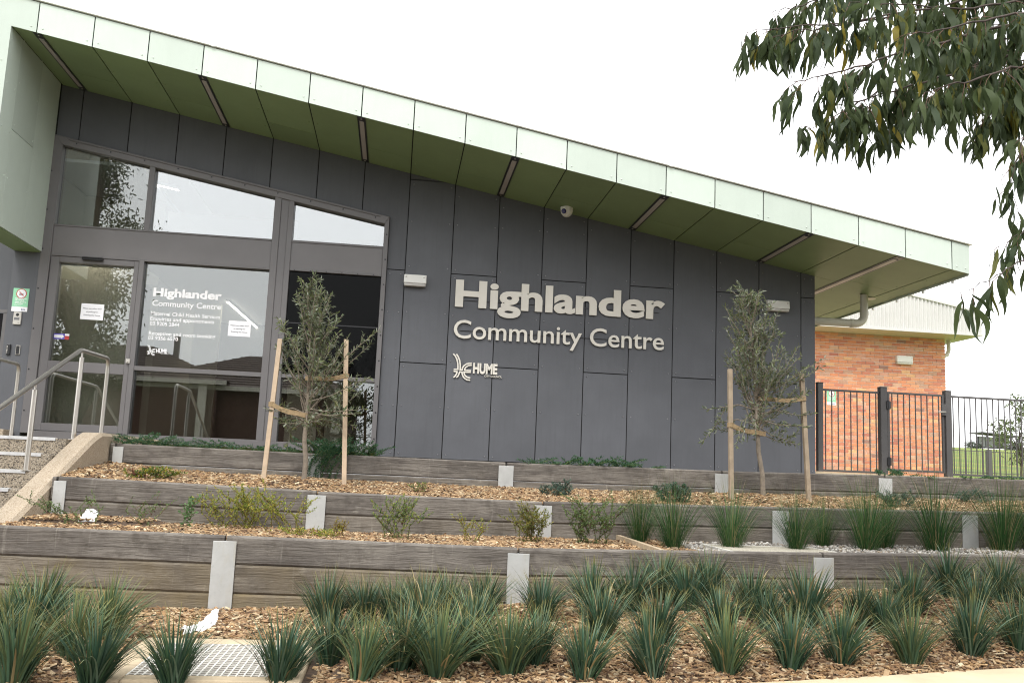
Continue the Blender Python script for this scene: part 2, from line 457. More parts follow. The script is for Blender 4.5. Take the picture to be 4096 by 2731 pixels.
# pale concrete path along the foot of the bed, with an edge to the road
b = MB()
xs = np.linspace(-9, 9, 60)
ptop = lambda x: .605
vs = []; fs = []
for x in xs:
    ky = kerb_y(x)
    for yy, zz in ((ky + .03, ptop(x) - .2), (ky + .02, ptop(x) - .012), (ky + .008, ptop(x)), (ky - 1.75, ptop(x) - .03), (ky - 1.77, ptop(x) - .05), (ky - 1.77, -.1)): vs.append((x, yy, zz))
for i in range(len(xs) - 1):
    for k in range(5): fs.append((i * 6 + k, (i + 1) * 6 + k, (i + 1) * 6 + k + 1, i * 6 + k + 1))
b.add(vs, fs)
fp = b.build('footpath', M['path']); fp['kind'] = 'structure'
# the road, verge and open ground around, and the grassy hill behind
sheet('road', M['asphalt'], -90, 90, -13, 3.9, lambda x, y: .0, 8.)
def mk_grass():
    m = Mat('park_grass'); v = m.coord(rnd=False); f = m.noise(v, .12, 5, .6); g = m.noise(v, 1.3, 5, .7); h = m.noise(v, 9., 4, .7)
    c = m.ramp(f, [(.3, (.11, .17, .035)), (.5, (.16, .205, .04)), (.7, (.27, .25, .06))])
    c = m.mix(c, (.05, .10, .03), m.ramp(g, [(.5, 0.), (.7, .6)])); c = m.mix(c, (.30, .26, .12), m.ramp(h, [(.6, 0.), (.8, .4)]))
    m.base(c, .9, 0, .2); m.bump(h, .6, .05); return m.m
M['grass'] = mk_grass()
def hill(x, y):
    t = min(1., max(0., (y - 24.) / 216.)); z = 1.72 + 11.6 * (t * t * (3 - 2 * t) * .45 + t * .55)
    if y > 240: z -= (y - 240) * .12
    return z + .1 * nz(x, y, .08)
sheet('lawn', M['grass'], 5.6, 200, 12.0, 300, hill, 3.0)
sheet('ground', M['grass'], -400, 400, -400, 600, lambda x, y: -.35 if y < 40 else -4., 40.)
sheet('nature_strip', M['grass'], -90, 90, -60, -13, lambda x, y: .08, 8.)

# ================================================================== RETAINING WALLS
def retaining_wall(Y, top, posts, x0, x1, rows, low, label, clay=False, halves=()):
    root = thing('retaining_wall', ((x0 + x1) / 2, Y + .04, low), label, 'retaining wall')
    hh = .192; cuts = [x0] + list(posts) + [x1]
    for i in range(len(cuts) - 1):
        a, c = cuts[i] + .007 + random.uniform(0, .006), cuts[i + 1] - .007 - random.uniform(0, .004)
        dz = random.uniform(-.003, .003)
        for r in range(rows):
            za, zc = top(a) - r * hh + dz, top(c) - r * hh + dz
            y0 = Y + random.uniform(-.003, .003); y1 = y0 + .078
            ch = .013; g = .0015
            prof = [(y0 + ch, -hh + g), (y0, -hh + g + ch), (y0, -ch), (y0 + ch * .9, 0.), (y1, 0.), (y1, -hh + g)]
            n = len(prof); segs = 6; vs = []; fs = []
            for k in range(segs + 1):
                t = k / segs; x = a + (c - a) * t; z = za + (zc - za) * t
                wob = .0016 * nz(x, r * 3.3 + Y, 4.)
                vs += [(x, py + wob, z + pz) for py, pz in prof]
            for k in range(segs):
                for q in range(n): fs.append((k * n + q, k * n + (q + 1) % n, (k + 1) * n + (q + 1) % n, (k + 1) * n + q))
            fs += [tuple(range(n)), tuple(range((segs + 1) * n - 1, segs * n - 1, -1))]
            mb = MB(); mb.add(vs, fs); o = mb.build('sleeper', M['sleeper'], root)
            if clay: o['clay'] = (0., .42, .85, .9)[min(r, 3)]
            else: o['clay'] = (0., .12)[min(r, 1)]
    for i, x in enumerate(posts):
        w = .0775; zt = top(x) - .034
        xa, xb = x - w, x + w
        if i in halves: xa = x - .02
        mb = MB().box(xa, xb, Y - .016, Y - .005, low - .15, zt).box(x - .004, x + .004, Y - .005, Y + .09, low - .15, zt).box(xa, xb, Y + .083, Y + .093, low - .15, zt)
        mb.build('post', M['galv'], root, bevel=.0015)
    return root
retaining_wall(YF, top_F, [-3.25, -1.107, .916, 3.185, 5.3], -5.0, 7.4, 4, .5, 'lowest grey timber look sleeper wall standing behind the blue green tufts', clay=True)
retaining_wall(YM, top_M, [-2.745, -.63, 1.323, 3.498, 5.335], -2.795, 7.9, 3, .95, 'middle grey timber look sleeper wall behind the gravel and rush clumps', halves=(0,))
retaining_wall(YT, top_T, [-2.735, -.806, 1.163, 3.487, 5.338], -2.79, 9.0, 2, 1.35, 'highest grey timber look sleeper wall, just below the charcoal building', halves=(0,))

# ================================================================== THE COMMUNITY CENTRE
bc = thing('community_centre', (.5, 15., 1.75), 'charcoal clad community centre with pale green sloping canopy', 'building')
KX = [-4.1995 + .6 * k for k in range(-9, 19)]           # panel joints every 0.6 m; KX[9] is joint 0
J = lambda k: -4.1995 + .6 * k
XR, XE = 5.60, 6.829                                     # wall corner, canopy end
GAP = .0062
scr = MB()
def screws_panel(x0, x1, z0, z1):
    zc = [z0 + .05]
    while zc[-1] + .62 < z1 - .1: zc.append(zc[-1] + .6)
    zc.append(z1 - .05)
    for z in zc:
        for x in (x0 + .045, x1 - .045):
            if z < zs(x) - .05: scr.disc((x, YW - .0005, z), (0, -1, 0), .0105, .006, 6)
def clad(poly, name='cladding_panel', scr_rect=None):
    mb = MB().prismY(poly, YW, YW + .012); mb.build(name, M['clad'], bc)
    if scr_rect: screws_panel(*scr_rect)
ft = lambda x: 5.571 - .1752 * (x + 4.452)               # top line of the big glazed unit
ZB = 1.74
# columns above the glazing
clad([(-4.47, ft(-4.47) + GAP), (J(0) - GAP, ft(J(0)) + GAP), (J(0) - GAP, zs(J(0))), (-4.47, zs(-4.47))])
for k in range(0, 6):
    a, c = J(k) + GAP, J(k + 1) - GAP
    clad([(a, ft(a) + GAP), (c, ft(c) + GAP), (c, zs(c)), (a, zs(a))])
XG = -.238
a, c = J(6) + GAP, J(7) - GAP
clad([(a, ft(a) + GAP), (XG + GAP, ft(XG) + GAP), (XG + GAP, 4.146 + GAP), (c, 4.146 + GAP), (c, zs(c)), (a, zs(a))])
clad([(XG + GAP, ZB), (c, ZB), (c, 4.146 - GAP), (XG + GAP, 4.146 - GAP)], scr_rect=(XG, c, ZB, 4.14))
for k in range(7, 17):
    a, c = J(k) + GAP, (J(k + 1) if k < 16 else XR) - (GAP if k < 16 else 0)
    cuts = [ZB, 2.946] if (k % 2 == 1) else [ZB, 4.142]
    if k == 7: cuts.append(5.37)
    for i, z0 in enumerate(cuts):
        z0 = z0 + (GAP if i else 0)
        if i + 1 < len(cuts):
            z1 = cuts[i + 1] - GAP; clad([(a, z0), (c, z0), (c, z1), (a, z1)], scr_rect=(a, c, z0, z1))
        else:
            clad([(a, z0), (c, z0), (c, zs(c)), (a, zs(a))], scr_rect=(a, c, z0, zs(c)))
scr.build('screw_heads', simple('screw_head', (.19, .19, .2), .45, .3), bc, kind='stuff')
# dark backing behind the joints; side wall; body of the building
MB().prismY([(XG, ZB - .1), (XR - .002, ZB - .1), (XR - .002, zs(XR) + .1), (XG, zs(XG) + .1)], YW + .016, YW + .10) \
    .prismY([(-4.6, ft(-4.6)), (XG, ft(XG)), (XG, zs(XG) + .1), (-4.6, zs(-4.6) + .1)], YW + .016, YW + .10).build('backing', M['black'], bc)
MB().box(XR - .13, XR - .001, YW + .1, 19.6, 1.5, zs(XR)).build('side_wall', M['clad'], bc)
# left pier and the wall running on to the left
MB().box(-4.79, -4.482, YW - .045, YW + .10, 1.6, 4.6).build('pier', M['clad'], bc, bevel=.003)
MB().box(-9., -4.795, YW + .06, YW + .16, 3.325, 5.).box(-9., -4.795, YW + .06, YW + .16, 1.2, 2.70).box(-9., -7., YW + .06, YW + .16, 2.7, 3.325).build('left_wall', M['clad'], bc)
lw = MB().box(-7., -4.8, YW + .03, YW + .07, 3.285, 3.323).box(-7., -4.8, YW + .03, YW + .07, 2.70, 2.74).box(-4.86, -4.8, YW + .035, YW + .07, 2.74, 3.285).build('window', M['frame'], bc)
MB().box(-7., -4.86, YW + .075, YW + .085, 2.74, 3.285).build('pane', M['glass_dark'], lw)
# canopy: soffit panels, fascia panels, capping, roof body
edge = [-4.47] + [J(k) for k in range(0, 19)] + [XE - .012]
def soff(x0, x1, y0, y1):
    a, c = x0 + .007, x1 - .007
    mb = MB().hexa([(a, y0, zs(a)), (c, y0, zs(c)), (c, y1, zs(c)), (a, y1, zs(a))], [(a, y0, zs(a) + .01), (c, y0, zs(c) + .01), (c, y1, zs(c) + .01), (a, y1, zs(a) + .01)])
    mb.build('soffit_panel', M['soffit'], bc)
sscr = MB()
for i in range(len(edge) - 1):
    a, c = edge[i], edge[i + 1]; k = i - 1
    yb = YW - .002 if c <= XR + .3 else 19.
    y0 = YFA + .02
    if c > XR: yb = 19.
    if k % 2 == 0 and yb < 13: ys = [y0, y0 + 1.0, yb]
    elif yb > 13: ys = [y0, y0 + (1.4 if k % 2 else 2.2)]; ys += [ys[-1] + 2.4, ys[-1] + 4.8, yb]
    else: ys = [y0, yb]
    for q in range(len(ys) - 1):
        if c > XR > a:                                   # the column at the wall corner
            if ys[q + 1] <= YW: soff(a, c, ys[q], ys[q + 1] - .004)
            elif ys[q] < YW: soff(a, c, ys[q], YW - .003); soff(XR + .002, c, YW + .003, ys[q + 1] - .004)
            else: soff(XR + .002, c, ys[q], ys[q + 1] - .004)
        else: soff(a, c, ys[q], ys[q + 1] - (.004 if q + 2 < len(ys) else 0))
        for yy in np.arange(ys[q] + .06, ys[q + 1], .55):
            for x in (a + .05, c - .05):
                if yy < YW or x > XR + .03: sscr.disc((x, yy, zs(x) + .0005), (0, 0, -1), .009, .005, 6)
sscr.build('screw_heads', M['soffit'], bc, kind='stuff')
MB().hexa([(-9., YFA + .03, zs(-9.) + .012), (XE - .03, YFA + .03, zs(XE) + .012), (XE - .03, 19., zs(XE) + .012), (-9., 19., zs(-9.) + .012)],
          [(-9., YFA + .03, zs(-9.) + .36), (XE - .03, YFA + .03, zs(XE) + .36), (XE - .03, 19., zs(XE) + .36), (-9., 19., zs(-9.) + .36)]).build('roof_body', M['black'], bc)
H = .349
fscr = MB()
fe = [-9., -8.4, -7.8, -7.2, -6.6, -6., -5.4, -4.785] + [J(k) for k in range(0, 19)] + [XE]
for i in range(len(fe) - 1):
    a, c = fe[i] + GAP, fe[i + 1] - (GAP if i < len(fe) - 2 else 0)
    if i == 7:                                           # the turn where the fascia runs down the fin
        poly = [(a, 4.062), (-4.47, 4.062), (-4.47, zs(-4.47) - .002), (c, zs(c) - .002), (c, zs(c) + H), (a, zs(a) + H)]
    else: poly = [(a, zs(a) - .002), (c, zs(c) - .002), (c, zs(c) + H), (a, zs(a) + H)]
    MB().prismY(poly, YFA, YFA + .012).build('fascia_panel', M['green'], bc)
    for x in (a + .055, c - .055): fscr.disc((x, YFA, zs(x) + .055), (0, -1, 0), .011, .006, 6)
for z in np.arange(4.2, 6.1, .55):
    fscr.disc((-4.72, YFA, z), (0, -1, 0), .011, .006, 6); fscr.disc((-4.53, YFA, z), (0, -1, 0), .011, .006, 6)
# fin: reveal panels, underside, outer side
jy = [YFA + .012, onX(150 / 1.68, 280 / 1.68, -4.47)[1], onX(290 / 1.68, 440 / 1.68, -4.47)[1], YW - .05]
zj = onX(203 / 1.68, 978 / 1.68, -4.47)[2]
for i in range(3):
    parts = [(4.062, zs(-4.47) - .003)] if i != 1 else [(4.062, zj - .004), (zj + .004, zs(-4.47) - .003)]
    for z0, z1 in parts:
        MB().box(-4.482, -4.47, jy[i] + .001, jy[i + 1] - .001, z0, z1).build('reveal_panel', M['green'], bc)
        for z in np.arange(z0 + .06, z1, .5):
            for y in (jy[i] + .05, jy[i + 1] - .05): fscr.disc((-4.47, y, z), (1, 0, 0), .010, .006, 6)
fscr.build('screw_heads', M['green'], bc, kind='stuff')
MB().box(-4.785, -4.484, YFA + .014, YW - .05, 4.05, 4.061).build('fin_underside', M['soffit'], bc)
MB().box(-4.79, -4.786, YFA, YW - .05, 4.05, zs(-4.79)).box(-4.78, -4.486, YFA + .02, YW - .05, 4.065, zs(-4.79)).build('fin_core', M['green'], bc)
zc = lambda x, d: zs(x) + d
def cap_piece(a, c):
    MB().hexa([(a, YFA - .028, zc(a, H + .012)), (c, YFA - .028, zc(c, H + .012)), (c, YFA + .3, zc(c, H + .012)), (a, YFA + .3, zc(a, H + .012))],
              [(a, YFA - .028, zc(a, H + .125)), (c, YFA - .028, zc(c, H + .125)), (c, YFA + .3, zc(c, H + .135)), (a, YFA + .3, zc(a, H + .135))]).build('roof_capping', M['cap'], bc, bevel=.004)
cps = [-9., -2.30, 3.05, XE + .035]
for i in range(3): cap_piece(cps[i] + .003, cps[i + 1] - .003)
for x in cps[1:-1]:
    MB().hexa([(x - .02, YFA - .032, zc(x - .02, H + .008)), (x + .02, YFA - .032, zc(x + .02, H + .008)), (x + .02, YFA + .25, zc(x + .02, H + .008)), (x - .02, YFA + .25, zc(x - .02, H + .008))],
              [(x - .02, YFA - .032, zc(x - .02, H + .131)), (x + .02, YFA - .032, zc(x + .02, H + .131)), (x + .02, YFA + .25, zc(x + .02, H + .139)), (x - .02, YFA + .25, zc(x - .02, H + .139))]).build('capping_joint', M['cap'], bc)
MB().box(XE - .012, XE + .002, YFA + .014, 19., zs(XE) - .02, zs(XE) + H).build('end_fascia', M['green'], bc)
# small white clips along the eave, the rain pipe and the round vent in the soffit
for px_, py_ in ((1745, 352), (1560, 408), (1395, 462), (1245, 505), (980, 585)):
    p = onX(2700 + px_ / 1.568, 900 + py_ / 1.568, XE)
    MB().box(XE - .02, XE + .008, p[1] - .012, p[1] + .012, zs(XE) - .055, zs(XE) - .02).build('eave_clip', M['cap'], bc)
def on_soffit(px, py):
    v = ray(px, py); t = (5.4515 - 1.6) / (v[2] + .1785 * v[0]); return CAM + v * t
ps = on_soffit(2700 + 1185 / 1.568, 900 + 437 / 1.568)
pr = .055; zl = zs(ps[0]) - .42
arc = [(ps[0] - .13 + .13 * math.cos(t), ps[1], zl + .13 - .13 * math.sin(t)) for t in np.linspace(0, math.pi / 2, 7)]
MB().tube([(ps[0], ps[1], zs(ps[0])), (ps[0], ps[1], zl + .15)] + arc + [(XR, ps[1], zl)], pr, 14) \
    .tube([(ps[0] - .16, ps[1], zl), (ps[0] - .21, ps[1], zl)], pr + .006, 14).tube([(ps[0], ps[1], zl + .13), (ps[0], ps[1], zl + .18)], pr + .006, 14).build('rain_pipe', M['pipe'], bc)
pv = on_soffit(2700 + 1228 / 1.568, 900 + 460 / 1.568)
MB().disc((pv[0], pv[1], zs(pv[0])), (0, 0, -1), .09, .012, 18).build('soffit_vent', M['pipe'], bc)

# ---- glazing
GZ = YW + .035
win = MB()
f0, f1 = YW - .055, YW + .075
win.prismY([(-4.482, 1.83), (-4.362, 1.83), (-4.362, ft(-4.362) - .11), (-4.482, ft(-4.482))], f0, f1)
win.prismY([(-.298, 1.80), (XG, 1.80), (XG, ft(XG)), (-.298, ft(-.298) - .11)], f0, f1)
win.prismY([(-4.362, ft(-4.362) - .11), (-.298, ft(-.298) - .11), (XG, ft(XG) - .002), (-4.482, ft(-4.482) - .002)], f0 - .002, f1)
win.prismY([(-4.30, ft(-4.30) - .035), (-.36, ft(-.36) - .035), (-.36, ft(-.36) - .012), (-4.30, ft(-4.30) - .012)], f0 - .018, f0)
win.box(-4.362, -.298, f0 + .004, f1, 1.795, 1.862)
win.box(-3.302, -.298, f0 - .02, f1, 1.765, 1.795)
wf = win.build('window', M['frame'], bc, bevel=.004, label='tall sloping aluminium frame of the glazed front')
MB().box(-4.362, -1.66, f0 + .022, f1 - .02, 4.045, 4.42).box(-1.50, -.298, f0 + .022, f1 - .02, 4.045, 4.42).build('transom_band', M['frame2'], bc, bevel=.003)
mu = MB()
mu.box(-3.292, -3.222, f0 + .008, f1, 4.42, ft(-3.25) - .10)
mu.box(-3.302, -3.242, f0 + .006, f1, 1.862, 4.04)
mu.box(-1.71, -1.625, f0 + .006, f1, 1.862, ft(-1.65) - .10).box(-1.53, -1.462, f0 + .006, f1, 1.862, ft(-1.5) - .10)
mu.box(-1.625, -1.53, f0 + .018, f1 - .02, 1.862, ft(-1.6) - .10)
mu.box(-4.362, -1.71, f0 + .01, f1 - .002, 4.025, 4.047).box(-1.462, -.298, f0 + .01, f1 - .002, 4.035, 4.06)
mu.box(-4.362, -1.71, f0 + .01, f1 - .002, 4.405, 4.426).box(-1.462, -.298, f0 + .01, f1 - .002, 4.405, 4.434)
mu.box(-3.242, -1.71, f0 + .012, f1 - .004, 2.655, 2.71).box(-1.462, -.298, f0 + .012, f1 - .004, 2.662, 2.712)
mu.box(-3.242, -1.71, f0 + .02, f1 - .01, 1.862, 1.872)
mu.build('mullions', M['frame'], bc, bevel=.003)
fx = MB()
for x in np.arange(-4.2, -.35, .42): fx.disc((x, f0 - .0025, ft(x) - .055), (0, -1, 0), .011, .005, 6)
for z in np.arange(2.1, 5.3, .5): fx.disc((-4.46, f0, z), (0, -1, 0), .011, .005, 6)
for z in np.arange(1.95, 4.6, .33): fx.disc((-.262, f0, z), (0, -1, 0), .011, .005, 6)
for x in np.arange(-1.4, -.3, .2): fx.disc((x, f0 + .01, 4.047), (0, -1, 0), .008, .004, 6)
fx.build('frame_fixings', M['blackp'], bc, kind='stuff')
def pane(x0, x1, zb, zt0, zt1, mat, parent, name='pane'):
    return MB().prismY([(x0, zb), (x1, zb), (x1, zt1), (x0, zt0)], GZ, GZ + .006).build(name, mat, parent)
tg = lambda x: ft(x) - .108
pane(-4.362, -3.292, 4.426, tg(-4.362), tg(-3.292), M['glass'], wf)
pane(-3.222, -1.71, 4.426, tg(-3.222), tg(-1.71), M['glass_hi'], wf)
pane(-1.462, -.298, 4.434, tg(-1.462), tg(-.298), M['glass_hi'], wf)
pane(-3.242, -1.71, 2.71, 4.025, 4.025, M['glass'], wf)
pane(-3.242, -1.71, 1.872, 2.655, 2.655, M['glass'], wf)
MB().box(-1.462, -.298, GZ - .03, GZ - .024, 2.712, 4.035).build('screened_pane', M['glass_dark'], wf)
MB().box(-1.462, -.298, GZ - .034, GZ - .031, 3.362, 3.376).build('screen_bar', M['blackp'], wf)
pane(-1.462, -.298, 1.862, 2.662, 2.662, M['glass'], wf)
# shadow-gasket lines just inside the frames
dr = MB()
y0, y1 = YW - .035, YW + .055
dr.box(-4.358, -4.255, y0, y1, 1.868, 4.022).box(-3.362, -3.306, y0, y1, 1.868, 4.022)
dr.box(-4.255, -3.362, y0, y1, 3.95, 4.022).box(-4.255, -3.362, y0, y1, 2.592, 2.72).box(-4.255, -3.362, y0, y1, 1.868, 1.962)
door = dr.build('door', M['frame'], bc, bevel=.003)
pane(-4.255, -3.362, 2.72, 3.95, 3.95, M['glass'], door); pane(-4.255, -3.362, 1.962, 2.592, 2.592, M['glass'], door)
MB().box(-3.342, -3.292, y0 - .03, y0, 2.735, 2.79).disc((-3.317, y0 - .03, 2.755), (0, -1, 0), .012, .008, 10).build('lock', M['silver'], door, bevel=.004)
MB().box(-3.98, -3.735, y0 - .045, y0, 3.99, 4.028).box(-3.98, -3.72, y0 - .06, y0 - .05, 4.01, 4.02).build('door_closer', M['blackp'], door, bevel=.004)

# ---- inside, seen through the glass
rm = thing('interior_room', (-2.4, 13.5, 1.86), 'cream walled foyer inside the glazed front', 'room')
MB().box(-5., -.05, YW + .09, 18., 1.80, 1.858).build('floor', M['room_floor'], rm)
MB().box(-4.75, -4.62, YW + .11, 18., 1.86, 6.1).build('wall', M['room_wall'], rm)
MB().box(-4.62, -3.50, 13.6, 13.7, 4.05, 6.1).build('wall', M['room_wall'], rm)
MB().box(-4.62, -3.46, 12.32, 12.36, 1.86, 4.0).build('screen_wall', M['room_wall'], rm)
MB().box(-3.6, -3.5, 13.7, 18., 1.86, 6.0).build('wall', M['room_wall'], rm)
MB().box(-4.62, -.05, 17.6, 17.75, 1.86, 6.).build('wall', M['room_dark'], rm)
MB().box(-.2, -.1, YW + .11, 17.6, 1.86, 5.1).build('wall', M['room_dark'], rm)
MB().prismX([(YW + .11, 5.28), (YW + .11, 5.32), (18., 5.32), (18., 5.28)], -4.62, -3.45).build('ceiling', M['room_white'], rm)
MB().box(-3.3, -1.55, 13.0, 13.1, 4.2, 4.98).build('bulkhead', M['room_white'], rm)
MB().box(-3.45, -.1, YW + .15, 17.5, 4.12, 4.17).build('ceiling', M['room_white'], rm)
MB().box(-3.3, -2.9, 15.2, 15.3, 1.86, 4.1).build('wall', M['room_wall'], rm)
MB().box(-1.0, -.7, 13.4, 13.45, 1.86, 3.9).build('curtain', M['room_wall'], rm)
MB().box(-1.46, -1.05, 12.6, 12.63, 1.88, 2.64).build('blind', M['room_wall'], rm)
def tube_light(a, c, label):
    t = thing('strip_light', tuple((np.array(a) + np.array(c)) / 2), label, 'light')
    a = Vector(a); c = Vector(c); d = (c - a).normalized(); n = Vector((0, 0, 1)).cross(d).normalized() * .022
    up = Vector((0, 0, .05)); dn = Vector((0, 0, .004))
    MB().hexa([a - n + dn, a + n + dn, c + n + dn, c - n + dn], [a - n + up, a + n + up, c + n + up, c - n + up]).build('housing', M['room_white'], t)
    MB().hexa([a - n * .8 - dn, a + n * .8 - dn, c + n * .8 - dn, c - n * .8 - dn], [a - n * .8 + dn * .9, a + n * .8 + dn * .9, c + n * .8 + dn * .9, c - n * .8 + dn * .9]).build('tube', M['lamp'], t)
tube_light(tuple(onZ(910, 1207, 4.08)), tuple(onZ(1040, 1322, 4.08)), 'lit linear lamp under the foyer ceiling seen through the lettered window')
tube_light((-4.45, 12.12, 4.12), (-3.52, 12.12, 4.12), 'unseen added linear lamp lighting the cream screen behind the entrance door')  # added out of sight above the door glass to brighten the screen wall
tube_light((-1.35, 12.08, 4.07), (-.4, 12.08, 4.07), 'unseen added linear lamp brightening the room behind the dark screened window')  # another added lamp, kept out of view, to lift the room's brightness
tube_light(tuple(onY(405, 687, 12.9)), tuple(onY(715, 762, 12.9)), 'lit linear lamp seen through the upper left pane')

# ---- recessed soffit lights
for k in (0, 3, 6, 9, 12, 15, 17):
    x = J(k); ya, yb = YFA + .02, YW - .02
    if k == 17: x -= .05; yb = 13.0
    w = .048
    r_ = thing('soffit_strip_light', (x, (ya + yb) / 2, zs(x)), {0: 'black framed strip light in the soffit beside the pale green fin', 3: 'black framed strip light in the soffit above the lettered window', 6: 'black framed strip light in the soffit above the dark screened window', 9: 'black framed strip light in the soffit above the start of the big lettering', 12: 'black framed strip light in the soffit above the end of the big lettering', 15: 'black framed strip light in the soffit above the wall light near the corner', 17: 'long strip light in the soffit overhang near the rain pipe'}[k], 'light', 'strip lights in the canopy soffit')
    q = lambda a, c, y0_, y1_, d0, d1: MB().hexa([(a, y0_, zs(a) - d1), (c, y0_, zs(c) - d1), (c, y1_, zs(c) - d1), (a, y1_, zs(a) - d1)],
                                                 [(a, y0_, zs(a) - d0), (c, y0_, zs(c) - d0), (c, y1_, zs(c) - d0), (a, y1_, zs(a) - d0)])
    q(x - w, x + w, ya, yb, .001, .008).build('housing', M['blackp'], r_)
    q(x - w * .56, x + w * .56, ya + .12, yb - .12, .0085, .013).build('diffuser', M['diffuser'], r_)
    for yy in (ya + .05, yb - .05): MB().disc((x, yy, zs(x) - .008), (0, 0, -1), .012, .004, 8).build('screw', M['silver'], r_)

# ---- security camera under the soffit
pc = on_soffit(1302 * 1.7415, 477 * 1.7415)
cc = thing('security_camera', (pc[0], pc[1], zs(pc[0])), 'white dome security camera fixed under the canopy', 'camera')
MB().tube([(pc[0], pc[1], zs(pc[0])), (pc[0], pc[1], zs(pc[0]) - .05)], .085, 16).build('mount', M['white_plastic'], cc)
MB().tube([(pc[0], pc[1], zs(pc[0]) - .05), (pc[0] - .003, pc[1] - .01, zs(pc[0]) - .075), (pc[0] - .006, pc[1] - .02, zs(pc[0]) - .10), (pc[0] - .008, pc[1] - .03, zs(pc[0]) - .115)], [.08, .074, .055, .02], 16).build('dome', M['white_plastic'], cc)
MB().disc((pc[0] - .05, pc[1] - .065, zs(pc[0]) - .07), (-.55, -.8, -.45), .035, .012, 12).build('lens', simple('lens_blue', (.02, .02, .12), .1), cc)

# ---- white bulkhead lights on the walls
def bulkhead(x0, x1, z0, z1, Y, label):
    t = thing('wall_light', ((x0 + x1) / 2, Y, z0), label, 'light', 'white bulkhead wall lights')
    h = z1 - z0
    MB().prismX([(Y, z0 + h * .22), (Y, z1), (Y - .085, z1 - .012), (Y - .1, z0 + h * .22)], x0, x1).build('housing', M['white_plastic'], t, bevel=.012, seg=3)
    MB().prismX([(Y, z0 + h * .02), (Y, z0 + h * .2), (Y - .098, z0 + h * .2), (Y - .085, z0)], x0 + .006, x1 - .006).build('diffuser', simple('opal', (.62, .61, .58), .35), t, bevel=.01, seg=2)
    for x in (x0 + .03, x1 - .03): MB().disc((x, Y - .088, z1 - h * .28), (0, -1, 0), .012, .01, 8).build('screw', M['silver'], t)
bulkhead(-.007, .283, 3.93, 4.092, YW, 'white bulkhead light beside the dark screened window')
bulkhead(4.895, 5.203, 3.915, 4.073, YW, 'white bulkhead light above the olive tree near the building corner')

# ================================================================== WRITING
def text_mesh(txt, bold=0., res=4, spacing=1.):
    cu = bpy.data.curves.new('text', 'FONT'); cu.body = txt; cu.size = 1.; cu.offset = bold; cu.resolution_u = res; cu.fill_mode = 'FRONT'; cu.space_character = spacing
    o = bpy.data.objects.new('text', cu); COL.objects.link(o)
    dg = bpy.context.evaluated_depsgraph_get(); me = bpy.data.meshes.new_from_object(o.evaluated_get(dg))
    bpy.data.objects.remove(o); bpy.data.curves.remove(cu)
    return me
def text_islands(txt, bold, spacing=1.):
    """list of (verts2d, faces) per letter, flat"""
    me = text_mesh(txt, bold, spacing=spacing)
    n = len(me.vertices); par = list(range(n))
    def find(a):
        while par[a] != a: par[a] = par[par[a]]; a = par[a]
        return a
    for e in me.edges: par[find(e.vertices[0])] = find(e.vertices[1])
    groups = {}
    for v in me.vertices: groups.setdefault(find(v.index), []).append(v.index)
    isl = []
    for g in groups.values():
        xs_ = [me.vertices[i].co.x for i in g]; isl.append([min(xs_), max(xs_), set(g)])
    isl.sort(key=lambda t: t[0])
    out = []
    for t in isl:                                        # dots and stems of one letter belong together
        if out and min(t[1], out[-1][1]) - max(t[0], out[-1][0]) > .6 * min(t[1] - t[0], out[-1][1] - out[-1][0]):
            out[-1][2] |= t[2]; out[-1][0] = min(out[-1][0], t[0]); out[-1][1] = max(out[-1][1], t[1])
        else: out.append(t)
    res = []
    for a, c, g in out:
        idx = sorted(g); mp = {j: i for i, j in enumerate(idx)}
        vs = [(me.vertices[i].co.x, me.vertices[i].co.y) for i in idx]
        fs = [[mp[i] for i in p.vertices] for p in me.polygons if p.vertices[0] in g]
        res.append((vs, fs))
    bpy.data.meshes.remove(me)
    return res
def bbox(res):
    xs_ = [v[0] for r_ in res for v in r_[0]]; zs_ = [v[1] for r_ in res for v in r_[0]]
    return min(xs_), max(xs_), min(zs_), max(zs_)
def solid2d(vs, fs, y0, y1):
    """flat letter (x,z) to a solid between y0 (front) and y1"""
    mb = MB(); n = len(vs)
    cnt = {}
    for f in fs:
        for i in range(len(f)):
            a, c = f[i], f[(i + 1) % len(f)]; cnt[(min(a, c), max(a, c))] = cnt.get((min(a, c), max(a, c)), 0) + 1
    v3 = [(x, y0, z) for x, z in vs] + [(x, y1, z) for x, z in vs]
    f3 = [tuple(f) for f in fs] + [tuple(i + n for i in reversed(f)) for f in fs]
    f3 += [(a, c, c + n, a + n) for (a, c), k in cnt.items() if k == 1]
    return mb.add(v3, f3)
def lettering(txt, x0, x1, zbase, cap, bold, Y0, Y1, mat, parent, name='letter', each=True, capref='H', spacing=1.):
    """set a line of text so that it spans x0..x1 with its baseline at zbase and capital height cap"""
    res = text_islands(txt, bold, spacing)
    bx0, bx1, _, _ = bbox(res)
    ref = bbox(text_islands(capref, bold)); rb, rh = ref[2], ref[3] - ref[2]
    sx = (x1 - x0) / (bx1 - bx0); sz = cap / rh
    allv = []; allf = []
    for vs, fs in res:
        w = [(x0 + (x - bx0) * sx, zbase + (z - rb) * sz) for x, z in vs]
        if each: solid2d(w, fs, Y0, Y1).build(name, mat, parent)
        else: allf += [[i + len(allv) for i in f] for f in fs]; allv += w
    if not each: return solid2d(allv, allf, Y0, Y1).build(name, mat, parent, kind='stuff')
sg = thing('sign_lettering', (2.07, YW, 3.29), 'raised cream Highlander Community Centre lettering on the charcoal wall', 'sign')
lettering('Highlander', .67, 3.478, 3.706, .359, .033, YW - .034, YW - .016, M['letter'], sg, spacing=1.0)
lettering('Community Centre', .672, 3.474, 3.296, .238, .008, YW - .034, YW - .016, M['letter'], sg)
